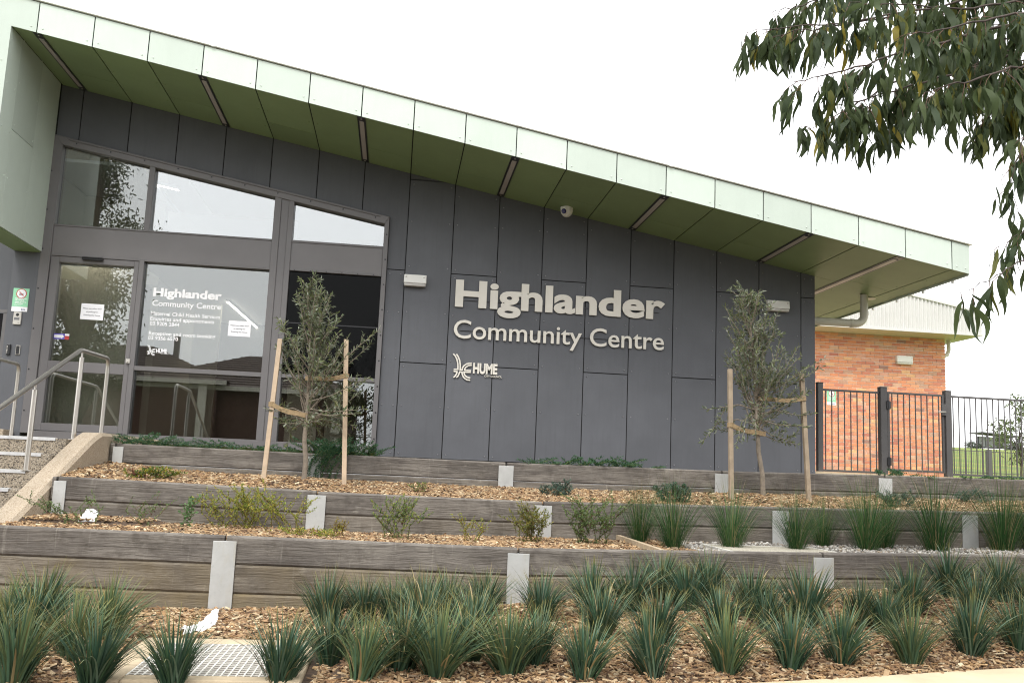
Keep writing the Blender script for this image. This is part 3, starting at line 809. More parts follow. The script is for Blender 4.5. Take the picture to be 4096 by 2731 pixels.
# standing-off pins are hidden; a thin spacer block touches the wall behind each line
MB().box(.75, 3.4, YW - .018, YW, 3.80, 3.806).box(.75, 3.4, YW - .018, YW, 3.40, 3.405).build('fixing_rail', M['clad'], sg)
def ribbon(pts, w, Y0, Y1, to):
    """flat stroke of width w along 2-D points, mapped through to()"""
    P_ = [Vector(p) for p in pts]; L_, R_ = [], []
    for i, p in enumerate(P_):
        d0 = (P_[i] - P_[i - 1]).normalized() if i else None
        d1 = (P_[i + 1] - P_[i]).normalized() if i + 1 < len(P_) else None
        d = d1 if d0 is None else d0 if d1 is None else (d0 + d1).normalized()
        k = 1. if d0 is None or d1 is None else 1. / max(.6, abs(d.dot(d0)))
        nrm = Vector((-d.y, d.x)) * w / 2 * k; L_.append(p + nrm); R_.append(p - nrm)
    mb = MB(); n = len(P_)
    A = [to(q) for q in L_]; B = [to(q) for q in R_]
    vs = [(x, Y0, z) for x, z in A] + [(x, Y0, z) for x, z in B] + [(x, Y1, z) for x, z in A] + [(x, Y1, z) for x, z in B]
    fs = []
    for i in range(n - 1):
        fs += [(i, i + 1, n + i + 1, n + i), (2 * n + i, 3 * n + i, 3 * n + i + 1, 2 * n + i + 1), (i, 2 * n + i, 2 * n + i + 1, i + 1), (n + i, n + i + 1, 3 * n + i + 1, 3 * n + i)]
    fs += [(0, n, 3 * n, 2 * n), (n - 1, 3 * n - 1, 4 * n - 1, 2 * n - 1)]
    return mb.add(vs, fs)
EMB = [[(163, 125), (205, 172), (238, 235), (258, 310), (265, 380), (266, 437), (185, 437)],
       [(225, 130), (265, 190), (292, 260), (308, 340), (311, 400), (312, 447), (350, 449), (356, 405), (385, 358), (430, 326), (480, 314), (530, 312)],
       [(522, 457), (397, 452), (402, 420), (422, 388), (462, 361), (530, 348)],
       [(185, 475), (253, 482), (246, 520), (222, 568), (190, 600)],
       [(245, 600), (272, 575), (292, 530), (302, 487), (348, 489), (357, 540), (382, 590), (420, 625), (460, 645), (515, 650)],
       [(520, 493), (386, 489), (396, 530), (416, 565), (450, 590), (515, 607)]]
def hume(parent, x0, x1, z0, z1, Y0, Y1, mat, mat2=None):
    """the council emblem and name, drawn in a box; coordinates of the strokes are pixels of the sign"""
    ex0, ex1, ey0, ey1 = 150., 1130., 125., 660.
    to = lambda q: (x0 + (q[0] - ex0) / (ex1 - ex0) * (x1 - x0), z1 - (q[1] - .045 * (q[0] - 150) - ey0) / (ey1 - ey0 - 20) * (z1 - z0))
    for s_ in EMB: ribbon([(a, c) for a, c in s_], 27., Y0, Y1, to).build('emblem_stroke', mat, parent)
    a, c = to((560, 515)), to((1035, 535)); t = to((560, 302))
    lettering('HUME', a[0], c[0], a[1], t[1] - a[1], .045, Y0, Y1, mat2 or mat, parent)
    a, c = to((785, 583)), to((1130, 597))
    lettering('CITY COUNCIL', a[0], c[0], a[1], (z1 - z0) * .075, .01, Y0, Y1, mat2 or mat, parent, each=False, name='small_lettering')
lg = thing('council_sign', (1., YW, 2.75), 'small raised cream HUME CITY COUNCIL emblem below the big lettering', 'sign')
hume(lg, .674, 1.327, 2.755, 3.089, YW - .022, YW - .010, M['letter'])
MB().box(.80, .82, YW - .012, YW, 2.83, 3.0).box(.96, 1.24, YW - .012, YW, 2.92, 2.925).build('fixing_rail', M['clad'], lg)
# vinyl lettering on the window
VY0, VY1 = GZ - .0022, GZ - .0007
vs_ = thing('window_lettering', (-2.7, GZ - .001, 2.86), 'white vinyl centre name and phone numbers on the window beside the door', 'lettering')
lettering('Highlander', -3.12, -2.281, 3.606, .109, .04, VY0, VY1, M['vinyl'], vs_)
for t_, a, c, z, h in (('Community Centre', -3.119, -2.28, 3.484, .072), ('Maternal Child Health Services', -3.124, -2.282, 3.366, .047),
                       ('Enquiries and appointments', -3.124, -2.347, 3.299, .047), ('03 9205 2844', -3.124, -2.767, 3.236, .047),
                       ('Reception and room booking', -3.125, -2.32, 3.114, .047), ('03 9356 6570', -3.128, -2.769, 3.055, .047)):
    lettering(t_, a, c, z, h, .014, VY0, VY1, M['vinyl'], vs_)
hume(vs_, -3.131, -2.862, 2.858, 2.985, VY0, VY1, M['vinyl'])
def notice(x0, x1, z0, z1, Y, label):
    t = thing('paper_notice', ((x0 + x1) / 2, Y, z0), label, 'notice')
    MB().box(x0, x1, Y - .0012, Y - .0002, z0, z1).build('sheet', M['paper'], t)
    h = z1 - z0; w = x1 - x0; m_ = (x0 + x1) / 2
    for s_, fx_, ww in (('Please use other door', .66, .82), ('at parking for', .45, .52), ('Entering the Venue', .24, .72)):
        lettering(s_, m_ - w * ww / 2, m_ + w * ww / 2, z0 + h * fx_, h * .085, .012, Y - .0024, Y - .0014, M['ink'], t, each=False, name='lettering_line')
notice(-3.961, -3.690, 3.26, 3.46, GZ, 'white paper notice taped to the door glass')
notice(-2.170, -1.894, 3.159, 3.356, GZ, 'white paper notice taped inside the lettered window')
da = thing('door_sticker', (-4.156, GZ, 2.995), 'violet and red sticker with white arrow on the door glass', 'sticker')
MB().box(-4.247, -4.118, GZ - .0014, GZ - .0002, 2.995, 3.066).build('panel', M['purple'], da)
MB().box(-4.117, -4.066, GZ - .0014, GZ - .0002, 2.995, 3.04).build('panel', M['red'], da)
MB().box(-4.117, -4.066, GZ - .0014, GZ - .0002, 3.041, 3.066).build('panel', M['paper'], da)
MB().prismY([(-4.24, 3.012), (-4.155, 3.012), (-4.155, 3.002), (-4.122, 3.031), (-4.155, 3.060), (-4.155, 3.050), (-4.24, 3.050)], GZ - .0026, GZ - .0016).build('arrow', M['paper'], da)

def smoke_sign(x0, x1, z0, z1, Y, label, mini=False):
    t = thing('no_smoking_sign', ((x0 + x1) / 2, Y, z0), label, 'sign')
    w, h = x1 - x0, z1 - z0; m_ = x0 + w * .53
    MB().box(x0, x1, Y - .006, Y, z0 + h * .205, z1).build('green_panel', M['sign_green'], t)
    MB().box(x0, x1, Y - .006, Y, z0, z0 + h * .203).build('white_panel', M['paper'], t)
    cz = z0 + h * .77; r_ = h * .155
    MB().disc((m_, Y - .006, cz), (0, -1, 0), r_ * 1.06, .0006, 28).build('ring_edge', M['yellow'], t)
    MB().disc((m_, Y - .0068, cz), (0, -1, 0), r_ * 1.38, .0006, 28).build('ring', M['red'], t)
    MB().disc((m_, Y - .0076, cz), (0, -1, 0), r_ * 1.16, .0006, 28).build('disc', M['paper'], t)
    MB().box(m_ - r_ * .55, m_ + r_ * .55, Y - .0094, Y - .0084, cz - r_ * .18, cz - r_ * .02).box(m_ - r_ * .55, m_ + r_ * .55, Y - .0094, Y - .0084, cz - r_ * .42, cz - r_ * .28).build('cigarette', M['ink'], t)
    q = r_ * .07
    MB().prismY([(m_ - r_ * .6 - q, cz + r_ * .6 - q), (m_ + r_ * .6 - q, cz - r_ * .6 - q), (m_ + r_ * .6 + q, cz - r_ * .6 + q), (m_ - r_ * .6 + q, cz + r_ * .6 + q)], Y - .0106, Y - .0096).build('bar', M['red'], t)
    for s_, fz, fh, ww in (('NO SMOKING', .525, .055, .72), ('OR VAPING', .455, .055, .58), ('within 4 metres', .385, .045, .72), ('of building', .325, .045, .5), ('Penalties may apply', .262, .02, .42)):
        lettering(s_, x0 + w * .17, x0 + w * (.17 + ww), z0 + h * fz, h * fh, .03, Y - .0076, Y - .0064, M['vinyl'], t, each=False, name='lettering_line')
    hume(t, x0 + w * .60, x0 + w * .88, z0 + h * .05, z0 + h * .14, Y - .0076, Y - .0064, simple('sign_ink', (.08, .10, .25), .6))
    return t
smoke_sign(-4.742, -4.558, 3.298, 3.585, YW - .045, 'green and white no smoking sign on the pier beside the entrance door')
ic = thing('intercom', (-4.658, YW - .045, 3.134), 'silver intercom plate with round camera below the no smoking sign', 'intercom')
MB().box(-4.703, -4.613, YW - .068, YW - .045, 3.134, 3.29).build('plate', M['silver'], ic, bevel=.004)
MB().disc((-4.657, YW - .068, 3.255), (0, -1, 0), .019, .006, 14).build('lens', M['blackp'], ic)
MB().box(-4.69, -4.63, YW - .0695, YW - .068, 3.19, 3.22).build('speaker_grille', M['ink'], ic)
MB().disc((-4.64, YW - .068, 3.155), (0, -1, 0), .009, .005, 10).build('button', M['silver'], ic)
kp = thing('keypad', (-4.716, YW - .045, 2.758), 'slim black keypad with row of buttons on the pier', 'keypad')
MB().box(-4.74, -4.694, YW - .07, YW - .045, 2.758, 2.89).build('body', M['blackp'], kp, bevel=.008, seg=2)
for z in np.linspace(2.78, 2.86, 6): MB().box(-4.735, -4.722, YW - .073, YW - .07, z, z + .008).build('button', M['silver'], kp)
cr = thing('card_reader', (-4.61, YW - .045, 2.768), 'black card reader with steel edge on the pier', 'card reader')
MB().box(-4.636, -4.585, YW - .060, YW - .045, 2.766, 2.882).build('frame', M['silver'], cr, bevel=.004)
MB().box(-4.629, -4.592, YW - .066, YW - .060, 2.773, 2.875).build('face', M['blackp'], cr, bevel=.003)

# ================================================================== STEPS, CHEEK WALL, RAILS
st = thing('entry_steps', (-3.9, 8.6, .6), 'exposed aggregate entry steps with bright metal nosings', 'steps')
ztop, ytop, rise, run = 1.735, 9.02, .146, .31
XS0, XS1 = -6.5, -3.002
MB().box(XS0, XS1, ytop, YW + .05, 1.2, ztop).build('landing', M['step'], st)
MB().box(-6.5, -4.55, YW - .35, YW - .05, ztop, ztop + .12).build('plinth', M['cheek'], st, bevel=.006)
MB().box(-4.362, -3.302, YW - .09, YW + .1, ztop, 1.862).build('threshold', M['frame'], st, bevel=.004)
for i in range(8):
    y0 = ytop - run * (i + 1); z1 = ztop - rise * (i + 1)
    if i < 7: MB().box(XS0, XS1, y0, ytop - run * i, .3, z1).build('step', M['step'], st, bevel=.008)
    yy = ytop - run * i; zz = ztop - rise * i
    MB().box(XS0 + .1, XS1 - .09, yy - .006, yy + .055, zz + .0005, zz + .006).box(XS0 + .1, XS1 - .09, yy - .008, yy - .001, zz - .02, zz + .0055).build('nosing', M['nosing'], st)
    for q in (.014, .028, .042): MB().box(XS0 + .1, XS1 - .09, yy + q, yy + q + .006, zz + .0062, zz + .009).build('grip_line', M['galv'], st)
ck = MB()
prof = [(YW - .1, .6), (YW - .1, 1.815), (9.55, 1.818), (9.40, 1.812), (9.24, 1.77), (9.13, 1.731), (8.5, 1.482), (7.96, 1.268), (6.75, .80), (6.75, .6)]
cxa, cxb = -3.0, -2.796
n = len(prof); vs = []; fs = []
for x, d in ((cxa, .02), (cxa + .02, 0.), (cxb - .03, 0.), (cxb, .03)):
    vs += [(x, y, z - (d if 0 < i < n - 1 else 0)) for i, (y, z) in enumerate(prof)]
for k in range(3):
    for q in range(n): fs.append((k * n + q, k * n + (q + 1) % n, (k + 1) * n + (q + 1) % n, (k + 1) * n + q))
fs += [tuple(range(n)), tuple(range(4 * n - 1, 3 * n - 1, -1))]
ck.add(vs, fs)
cw = ck.build('cheek_wall', M['cheek']); tag(cw, 'tan washed aggregate cheek wall sloping beside the entry steps', 'wall')
def rail(name, X, bend, end, front, posts, label):
    r_ = thing(name, (X, bend[0], 1.7), label, 'handrail')
    R_ = .021
    def fil(p0, p1, p2, rad=.07):
        p0, p1, p2 = Vector(p0), Vector(p1), Vector(p2); a = p1 + (p0 - p1).normalized() * rad; c = p1 + (p2 - p1).normalized() * rad
        return [a.lerp(p1, t).lerp(p1.lerp(c, t), t) for t in (0, .25, .5, .75, 1)]
    pts = [(X, front[0], front[1])]
    pts += fil(pts[0], (X, *bend), (X, *end), .05) + fil((X, *bend), (X, *end), (X, end[0], 1.75), .09) + [(X, end[0], ztop + .01)]
    MB().tube(pts, R_, 14).build('rail', M['steel'], r_)
    MB().tube([(X, end[0], ztop), (X, end[0], ztop + .012)], .05, 16).build('base_plate', M['steel'], r_)
    for y, zt, zb in posts:
        MB().tube([(X, y, zb), (X, y, zt - .055)], .0225, 14).build('post', M['steel'], r_)
        MB().tube([(X, y, zt - .055), (X, y, zt - .01)], .009, 8).build('post_pin', M['steel'], r_)
        MB().tube([(X, y, zb), (X, y, zb + .01)], .05, 16).build('base_plate', M['steel'], r_)
rail('handrail', -3.1, (9.47, 2.612), (10.36, 2.632), (6.9, 1.60), [(9.52, 2.60, ztop), (8.43, 2.19, ztop - 2 * rise), (7.3, 1.75, ztop - 6 * rise)],
     'brushed steel handrail beside the tan cheek wall')
rail('handrail', -4.40, (9.6, 2.60), (11.40, 2.61), (6.9, 1.53), [(9.6, 2.59, ztop), (8.43, 2.13, ztop - 2 * rise)], 'brushed steel handrail in front of the keypad pier')

# ================================================================== BRICK BUILDING
bb = thing('brick_building', (11.5, 24., 1.75), 'orange brick building with cream corrugated parapet behind the gate', 'building')
BY = 22.
def mk_brick():
    m = Mat('mixed_red_brick'); oi = m.n('ShaderNodeObjectInfo')
    at = m.n('ShaderNodeVertexColor'); at.layer_name = 'Col'
    f = m.noise(m.coord(), 14., 5, .7); g = m.noise(m.coord(), 60., 3)
    c = m.mix(at.outputs['Color'], m.ramp(f, [(.3, .86), (.7, 1.08)]), 1., 'MULTIPLY')
    m.base(c, .85, 0, .25); m.bump(g, .4, .004); return m.m
M['brick'] = mk_brick()
BRC = [(.60, .26, .15), (.66, .32, .18), (.54, .21, .135), (.70, .40, .21), (.45, .17, .12), (.62, .32, .22), (.33, .18, .14), (.60, .36, .24), (.66, .27, .145), (.50, .29, .20)]
bxL, bxR, bz0, bz1 = 9.0, 13.855, 1.76, 5.62
MB().box(bxL, bxR - .012, BY + .012, BY + .25, 1.4, bz1).box(bxR - .26, bxR - .012, BY + .25, BY + 8., 1.4, bz1).build('mortar_bed', M['mortar'], bb)
bmeshes = []
for ci, c in enumerate(BRC):
    for hw in (.115, .0515):
        mb = MB().box(-hw, hw, 0, .05, 0, .0735); me = mb.mesh('brick'); me.materials.append(M['brick'])
        a = me.color_attributes.new('Col', 'FLOAT_COLOR', 'POINT')
        for d in a.data: d.color = (*c, 1)
        bmeshes.append(me)
blist = []
row = 0; z = bz0
while z + .076 < bz1 - .004:
    x = bxR - .001; first = (row % 2 == 1)
    while x > bxL + .3:
        wd = .103 if first else .23; first = False
        blist.append((x - wd / 2, z, wd)); x -= wd + .0105
    z += .0862; row += 1
vis = []; rest = []
for (x, z, wd) in blist:
    px_, py_, _ = proj((x, BY, z + .04))
    (vis if (px_ > 3262 and px_ < 4096) else rest).append((x, z, wd))
vis.sort(key=lambda t: -t[1])
import itertools
single = set(id(t) for t in vis[:300])
def brick_col():
    r_ = random.random()
    return random.choices(range(10), weights=[6, 5, 5, 1.5, 1.2, 3, .6, 1.5, 5, 1.5])[0]
for (x, z, wd) in vis[:300]:
    ci = brick_col(); me = bmeshes[ci * 2 + (0 if wd > .2 else 1)]
    o = link('brick', me, bb, (x - BASE[bb.name][0], BY - BASE[bb.name][1] + random.uniform(-.003, .003), z - BASE[bb.name][2]))
rst = vis[300:] + rest
tv = np.array([(-.5, 0, 0), (.5, 0, 0), (.5, .05, 0), (-.5, .05, 0), (-.5, 0, .0735), (.5, 0, .0735), (.5, .05, .0735), (-.5, .05, .0735)])
tf = [(0, 1, 5, 4), (1, 2, 6, 5), (3, 0, 4, 7), (4, 5, 6, 7), (0, 3, 2, 1)]
Mx = np.tile(np.eye(3), (len(rst), 1, 1)); Mx[:, 0, 0] = [t[2] for t in rst]
mass('brick_courses', M['brick'], tv, tf, Mx, np.array([(t[0], BY + random.uniform(-.003, .003), t[1]) for t in rst]), np.array([BRC[brick_col()] for _ in rst]), bb, 'stuff')
# corrugated parapet with flashing, soffit, pipe, light, sign
cz = lambda x: 6.373 - .1790 * (x - 12.482)
cx0, cx1, cy = 8.5, 14.35, 21.2
vs = []; fs = []; N_ = 700
for i in range(N_ + 1):
    x = cx0 + (cx1 - cx0) * i / N_; y = cy + .02 * math.sin(x / .1 * 2 * math.pi)
    vs += [(x, y, 5.50), (x, y, cz(x))]
for i in range(N_): fs.append((2 * i, 2 * i + 2, 2 * i + 3, 2 * i + 1))
MB().add(vs, fs, True).build('corrugated_parapet', M['iron_cream'], bb)
MB().box(cx0, cx1 + .01, cy - .03, cy + .06, 5.455, 5.51).build('parapet_flashing', M['iron_cream'], bb)
MB().prismY([(cx0, cz(cx0) - .02), (cx1 + .02, cz(cx1) - .02), (cx1 + .02, cz(cx1) + .03), (cx0, cz(cx0) + .03)], cy - .04, cy + .4).build('parapet_capping', M['iron_cream'], bb)
MB().box(cx0, cx1, cy + .06, BY + 8., 5.46, 5.50).build('eave_soffit', M['pipe'], bb)
MB().box(cx1 - .02, cx1 + .005, cy + .03, BY + 8., 5.46, cz(cx1)).build('side_parapet', M['iron_cream'], bb)
MB().box(cx0, cx1 - .03, cy + .06, BY + 8., 5.505, cz(cx1) - .05).build('roof_body', M['iron_cream'], bb)
MB().tube([(14.02, BY + .1, 5.46), (14.02, BY + .1, 5.2), (13.98, BY + .1, 5.08), (13.8, BY + .1, 5.0)], .05, 12).build('rain_pipe', M['pipe'], bb)
MB().disc((14.15, BY - .3, 5.46), (0, 0, -1), .09, .012, 16).build('soffit_vent', M['pipe'], bb)
q0, q1 = onY(2700 + 1382 / 1.568, 900 + 872 / 1.568, BY), onY(2700 + 1480 / 1.568, 900 + 822 / 1.568, BY)
bulkhead(q0[0], q1[0], q0[2], q1[2], BY - .003, 'white bulkhead light on the orange brick wall')
q0, q1 = onY(2700 + 952 / 1.568, 900 + 1127 / 1.568, BY), onY(2700 + 1008 / 1.568, 900 + 1036 / 1.568, BY)
smoke_sign(q0[0], q1[0], q0[2], q1[2], BY - .003, 'green and white no smoking sign on the brick wall behind the fence bars')

# ================================================================== FENCE AND GATE
FY = 12.1
pvm = MB().box(5.62, 10.5, 11.98, 21.95, 1.5, 1.795).build('path', M['path']); pvm['kind'] = 'structure'
def bars(root, x0, x1, z0, z1, zt, nb, railh=.028):
    MB().box(x0, x1, FY - .014, FY + .014, z1 - railh, z1).build('top_rail', M['fence'], root, bevel=.003)
    MB().box(x0, x1, FY - .014, FY + .014, z0, z0 + railh).build('bottom_rail', M['fence'], root, bevel=.003)
    bm_ = MB().tube([(0, 0, 0), (0, 0, z1 - z0 - 2 * railh)], .0085, 8).mesh('bar'); bm_.materials.append(M['fence'])
    for i in range(nb):
        x = x0 + (x1 - x0) * (i + .5) / nb
        link('bar', bm_, root, (x - BASE[root.name][0], FY - BASE[root.name][1], z0 + railh - BASE[root.name][2]))
def fpost(root, x, w, zt, name='post'):
    MB().box(x - w / 2, x + w / 2, FY - w / 2, FY + w / 2, 1.6, zt).build(name, M['fence'], root, bevel=.004)
    MB().box(x - w / 2 - .004, x + w / 2 + .004, FY - w / 2 - .004, FY + w / 2 + .004, zt, zt + .012).build('post_cap', M['fence'], root, bevel=.004)
fa = thing('steel_fence', (6.2, FY, 1.8), 'short dark grey barred fence panel between the building corner and the gate', 'fence')
fpost(fa, 5.755, .075, 3.0); fpost(fa, 6.672, .095, 2.985)
bars(fa, 5.795, 6.622, 1.800, 2.928, 0, 9)
fb_ = thing('steel_fence', (8.6, FY, 1.8), 'dark grey barred fence running right from the gate latch post', 'fence')
fpost(fb_, 7.630, .088, 2.982); fpost(fb_, 10.3, .088, 2.98)
bars(fb_, 7.676, 10.25, 1.822, 2.93, 0, 30)
gt = thing('gate', (7.15, FY, 1.85), 'dark grey barred gate with black hinges and lever latch', 'gate')
gx0, gx1, gz0, gz1 = 6.735, 7.578, 1.845, 2.935
MB().box(gx0, gx0 + .035, FY - .018, FY + .018, gz0, gz1).build('stile', M['fence'], gt, bevel=.003)
MB().box(gx1 - .03, gx1, FY - .018, FY + .018, gz0, gz1).build('stile', M['fence'], gt, bevel=.003)
bars(gt, gx0 + .035, gx1 - .03, gz0, gz1, 0, 9)
for z in (2.745, 1.97):
    MB().box(gx0 - .03, gx0 + .03, FY - .065, FY - .019, z - .055, z + .055).tube([(gx0 - .005, FY - .05, z - .062), (gx0 - .005, FY - .05, z + .062)], .02, 10).build('hinge', M['blackp'], gt, bevel=.006)
lt = MB().box(gx1 - .055, gx1 + .01, FY - .05, FY - .019, 2.64, 2.80).build('latch', M['fence'], gt, bevel=.004)
MB().tube([(gx1 - .02, FY - .06, 2.69), (gx1 - .02, FY - .085, 2.69), (gx1 - .13, FY - .085, 2.685)], .009, 8).build('handle', M['steel'], lt)
# the far boundary fence on the lawn and the shelter on the crest
ff = thing('far_fence', (33., 47., 2.), 'thin grey barred fence crossing the lawn far behind', 'fence')
fz = lambda x: hill(x, 47.)
t0 = onY(3800, 1800, 47.)[2]; 
tb = MB()
for x in np.arange(24., 44., .1): tb.tube([(x, 47., fz(x) - .2), (x, 47., t0)], .012, 4, caps=False, smooth=False)
tb.build('bars', M['fence'], ff, kind='stuff')
MB().box(24., 44., 46.98, 47.02, t0, t0 + .04).build('top_rail', M['fence'], ff)
MB().box(24., 44., 46.98, 47.02, fz(33.) + .1, fz(33.) + .14).build('bottom_rail', M['fence'], ff)
pfx = onY(3955, 1800, 46.9)[0]
for x in (pfx - 5., pfx, pfx + 5.): MB().box(x - .11, x + .11, 46.8, 47.02, fz(x) - .3, t0 + .12).build('post', M['fence'], ff)
sy = 236.
sA, sB = onY(3700 + 452 / 1.99, 1500 + 560 / 1.99, sy), onY(3700 + 702 / 1.99, 1500 + 498 / 1.99, sy)
sh = thing('park_shelter', ((sA[0] + sB[0]) / 2, sy, sA[2]), 'dark flat roofed park shelter on the crest of the grassy hill', 'shelter')
zg, zt = sA[2] - .6, sB[2]
ms = simple('shelter_steel', (.10, .10, .105), .6)
mw = simple('shelter_screen', (.42, .43, .44), .5)
MB().prismY([(sA[0] - 1.6, zt + .75), (sB[0], zt + .05), (sB[0], zt + .35), (sA[0] - 1.6, zt + 1.05)], sy - 3, sy + 3).build('roof', ms, sh)
for i in range(5):
    x = sA[0] + (sB[0] - sA[0]) * i / 4
    MB().box(x - .25, x + .25, sy - 2.5, sy - 2.1, zg, zt + .3).build('post', ms, sh)
for i in range(4):
    x = sA[0] + (sB[0] - sA[0]) * i / 4
    MB().box(x + .3, x + (sB[0] - sA[0]) / 4 - .3, sy + 1.5, sy + 1.6, zg + .4, zt).build('screen', mw if i != 2 else ms, sh)
MB().box(sA[0], sB[0], sy + 1.7, sy + 1.9, zg, zt).build('rear_wall', ms, sh)

# ================================================================== MULCH, GRAVEL
CHIPC = np.array([(.40, .285, .185), (.31, .20, .125), (.20, .12, .072), (.50, .39, .275), (.11, .066, .042), (.62, .53, .41), (.35, .22, .12), (.25, .165, .11), (.43, .30, .18), (.20, .15, .115)])
CHIPP = np.array([.16, .16, .13, .12, .09, .055, .10, .08, .06, .045]); CHIPP /= CHIPP.sum()
chip_v = [(-.5, -.5, -.5), (.5, -.35, -.5), (.42, .5, -.5), (-.5, .35, -.5), (-.46, -.4, .5), (.4, -.3, .5), (.5, .4, .5), (-.42, .45, .5)]
chip_f = [(4, 5, 6, 7), (0, 1, 5, 4), (1, 2, 6, 5), (2, 3, 7, 6), (3, 0, 4, 7)]
def chips(name, x0, x1, y0, y1, g, dens, smin, smax, keep, label):
    n = int((x1 - x0) * (y1 - y0) * dens)
    X = rng.uniform(x0, x1, n); Y = rng.uniform(y0, y1, n)
    ok = np.array([keep(a, c) for a, c in zip(X, Y)]); X, Y = X[ok], Y[ok]; n = len(X)
    Z = np.array([g(a, c) for a, c in zip(X, Y)])
    ang = rng.uniform(0, 2 * np.pi, n); tilt = rng.normal(0, .22, n)
    f = np.stack([np.cos(ang) * np.cos(tilt), np.sin(ang) * np.cos(tilt), np.sin(tilt)], 1)
    nr = np.stack([rng.normal(0, .32, n), rng.normal(0, .32, n), np.ones(n)], 1)
    Rm = rotmats(f, nr)
    Ls = rng.uniform(smin, smax, n) * np.where(rng.random(n) < .08, 1.6, 1.); Ws = Ls * rng.uniform(.16, .38, n); Hs = rng.uniform(.004, .009, n)
    Rm = Rm * np.stack([Ls, Ws, Hs], 1)[:, None, :]
    L = np.stack([X, Y, Z + rng.uniform(.001, .014, n)], 1)
    c = CHIPC[rng.choice(len(CHIPC), n, p=CHIPP)] * rng.uniform(.85, 1.25, (n, 1)) * np.array([1.06, 1.02, .88])
    o = mass(name, M['chip'], chip_v, chip_f, Rm, L, c, kind='stuff')
    tag(o, label, 'mulch'); return o
in_pit = lambda x, y: -1.36 < x < -.32 and 4.5 < y < 5.66
chips('wood_mulch', -3.4, 5.6, 4.0, 6.62, g_front, 2600, .018, .058, lambda x, y: y > kerb_y(x) + .0 and not in_pit(x, y), 'brown wood chip mulch around the blue green tufts')
chips('wood_mulch', -2.79, 2.36, 6.74, 8.13, g_mid, 1800, .02, .058, lambda x, y: True, 'brown wood chip mulch behind the lowest sleeper wall')
chips('wood_mulch', -2.79, 8.5, 8.24, 9.63, g_up, 1700, .02, .06, lambda x, y: True, 'brown wood chip mulch around the two olive trees')
ico = bmesh.new(); bmesh.ops.create_icosphere(ico, subdivisions=1, radius=.5); iv = [tuple(v.co) for v in ico.verts]; if_ = [tuple(v.index for v in f.verts) for f in ico.faces]; ico.free()
n = 6500
X = rng.uniform(2.42, 7.6, n); Y = rng.uniform(6.74, 8.13, n); keep = ~((X > 2.62) & (X < 3.62) & (Y > 6.9) & (Y < 7.75)); X, Y = X[keep], Y[keep]; n = len(X)
Z = np.array([g_mid(a, c) for a, c in zip(X, Y)]) + rng.uniform(0, .012, n)
Rm = rotmats(rand_dirs(n), rand_dirs(n)) * (rng.uniform(.012, .034, (n, 1)) * rng.uniform(.55, 1.2, (n, 3)))[:, None, :]
gc = np.array([(.40, .37, .33), (.50, .47, .42), (.30, .275, .24), (.56, .54, .50), (.34, .28, .21)])[rng.integers(0, 5, n)] * rng.uniform(.8, 1.15, (n, 1))
o = mass('gravel', M['stone'], iv, if_, Rm, np.stack([X, Y, Z], 1), gc, kind='stuff'); tag(o, 'pale grey drainage gravel around the rush clumps', 'gravel')

# ================================================================== DRAIN PITS, EDGING, LITTER
def grate(parent, x0, x1, y0, y1, z, nx, ny, mat, h=.022, t=.006):
    mb = MB()
    for i in range(nx + 1):
        x = x0 + (x1 - x0) * i / nx; mb.box(x - t / 2, x + t / 2, y0, y1, z - h, z)
    for j in range(ny + 1):
        y = y0 + (y1 - y0) * j / ny; mb.box(x0, x1, y - t / 2, y + t / 2, z - h, z - .0015)
    return mb.build('grate', mat, parent)
dp = thing('drain_pit', (-.83, 5.1, .5), 'square concrete drain pit with galvanised grate among the front tufts', 'drain')
a, c, y0, y1, zp = -1.315, -.37, 4.55, 5.60, .602
M['galv2'] = simple('bright_galvanised', (.70, .68, .62), .5, .1, .1, 30)
MB().box(a, -1.175, y0, y1, .3, zp).box(-.50, c, y0, y1, .3, zp).box(-1.175, -.50, 5.47, y1, .3, zp).box(-1.175, -.50, y0, 4.66, .3, zp).build('surround', M['pitc'], dp, bevel=.012, seg=2)
grate(dp, -1.173, -.502, 4.662, 5.468, zp - .004, 19, 19, M['galv2'], .006, .0075)
MB().box(-1.175, -.50, 4.66, 5.47, .3, .36).build('pit_floor', M['soil'], dp)
d2 = thing('drain_pit', (3.12, 7.3, 1.), 'flat pale grated drain in the gravel behind the lowest wall', 'drain')
zg2 = 1.075
MB().box(2.62, 3.62, 6.92, 6.95, .9, zg2).box(2.62, 3.62, 7.72, 7.75, .9, zg2).box(2.62, 2.65, 6.95, 7.72, .9, zg2).box(3.59, 3.62, 6.95, 7.72, .9, zg2).build('frame', M['galv2'], d2)
grate(d2, 2.65, 3.59, 6.95, 7.72, zg2 - .002, 26, 20, simple('cream_grate', (.60, .56, .46), .6), .005, .010)
MB().box(2.65, 3.59, 6.95, 7.72, .85, .95).build('pit_floor', M['soil'], d2)
e0, e1 = onZ(2455, 2133, 1.10), onZ(2630, 2191, 1.09)
ed = MB(); d_ = Vector(e1 - e0).normalized(); n_ = Vector((-d_.y, d_.x, 0)).normalized() * .02
A0, A1 = Vector(e0), Vector(e1); A0.y = 8.12; A1.y = 6.74
ed.hexa([A0 - n_ - Vector((0, 0, .12)), A0 + n_ - Vector((0, 0, .12)), A1 + n_ - Vector((0, 0, .12)), A1 - n_ - Vector((0, 0, .12))], [A0 - n_, A0 + n_, A1 + n_, A1 - n_])
tag(ed.build('garden_edging', simple('edging_timber', (.42, .33, .22), .8, var=.2, scale=20)), 'narrow timber edging board between the mulch and the gravel', 'edging')
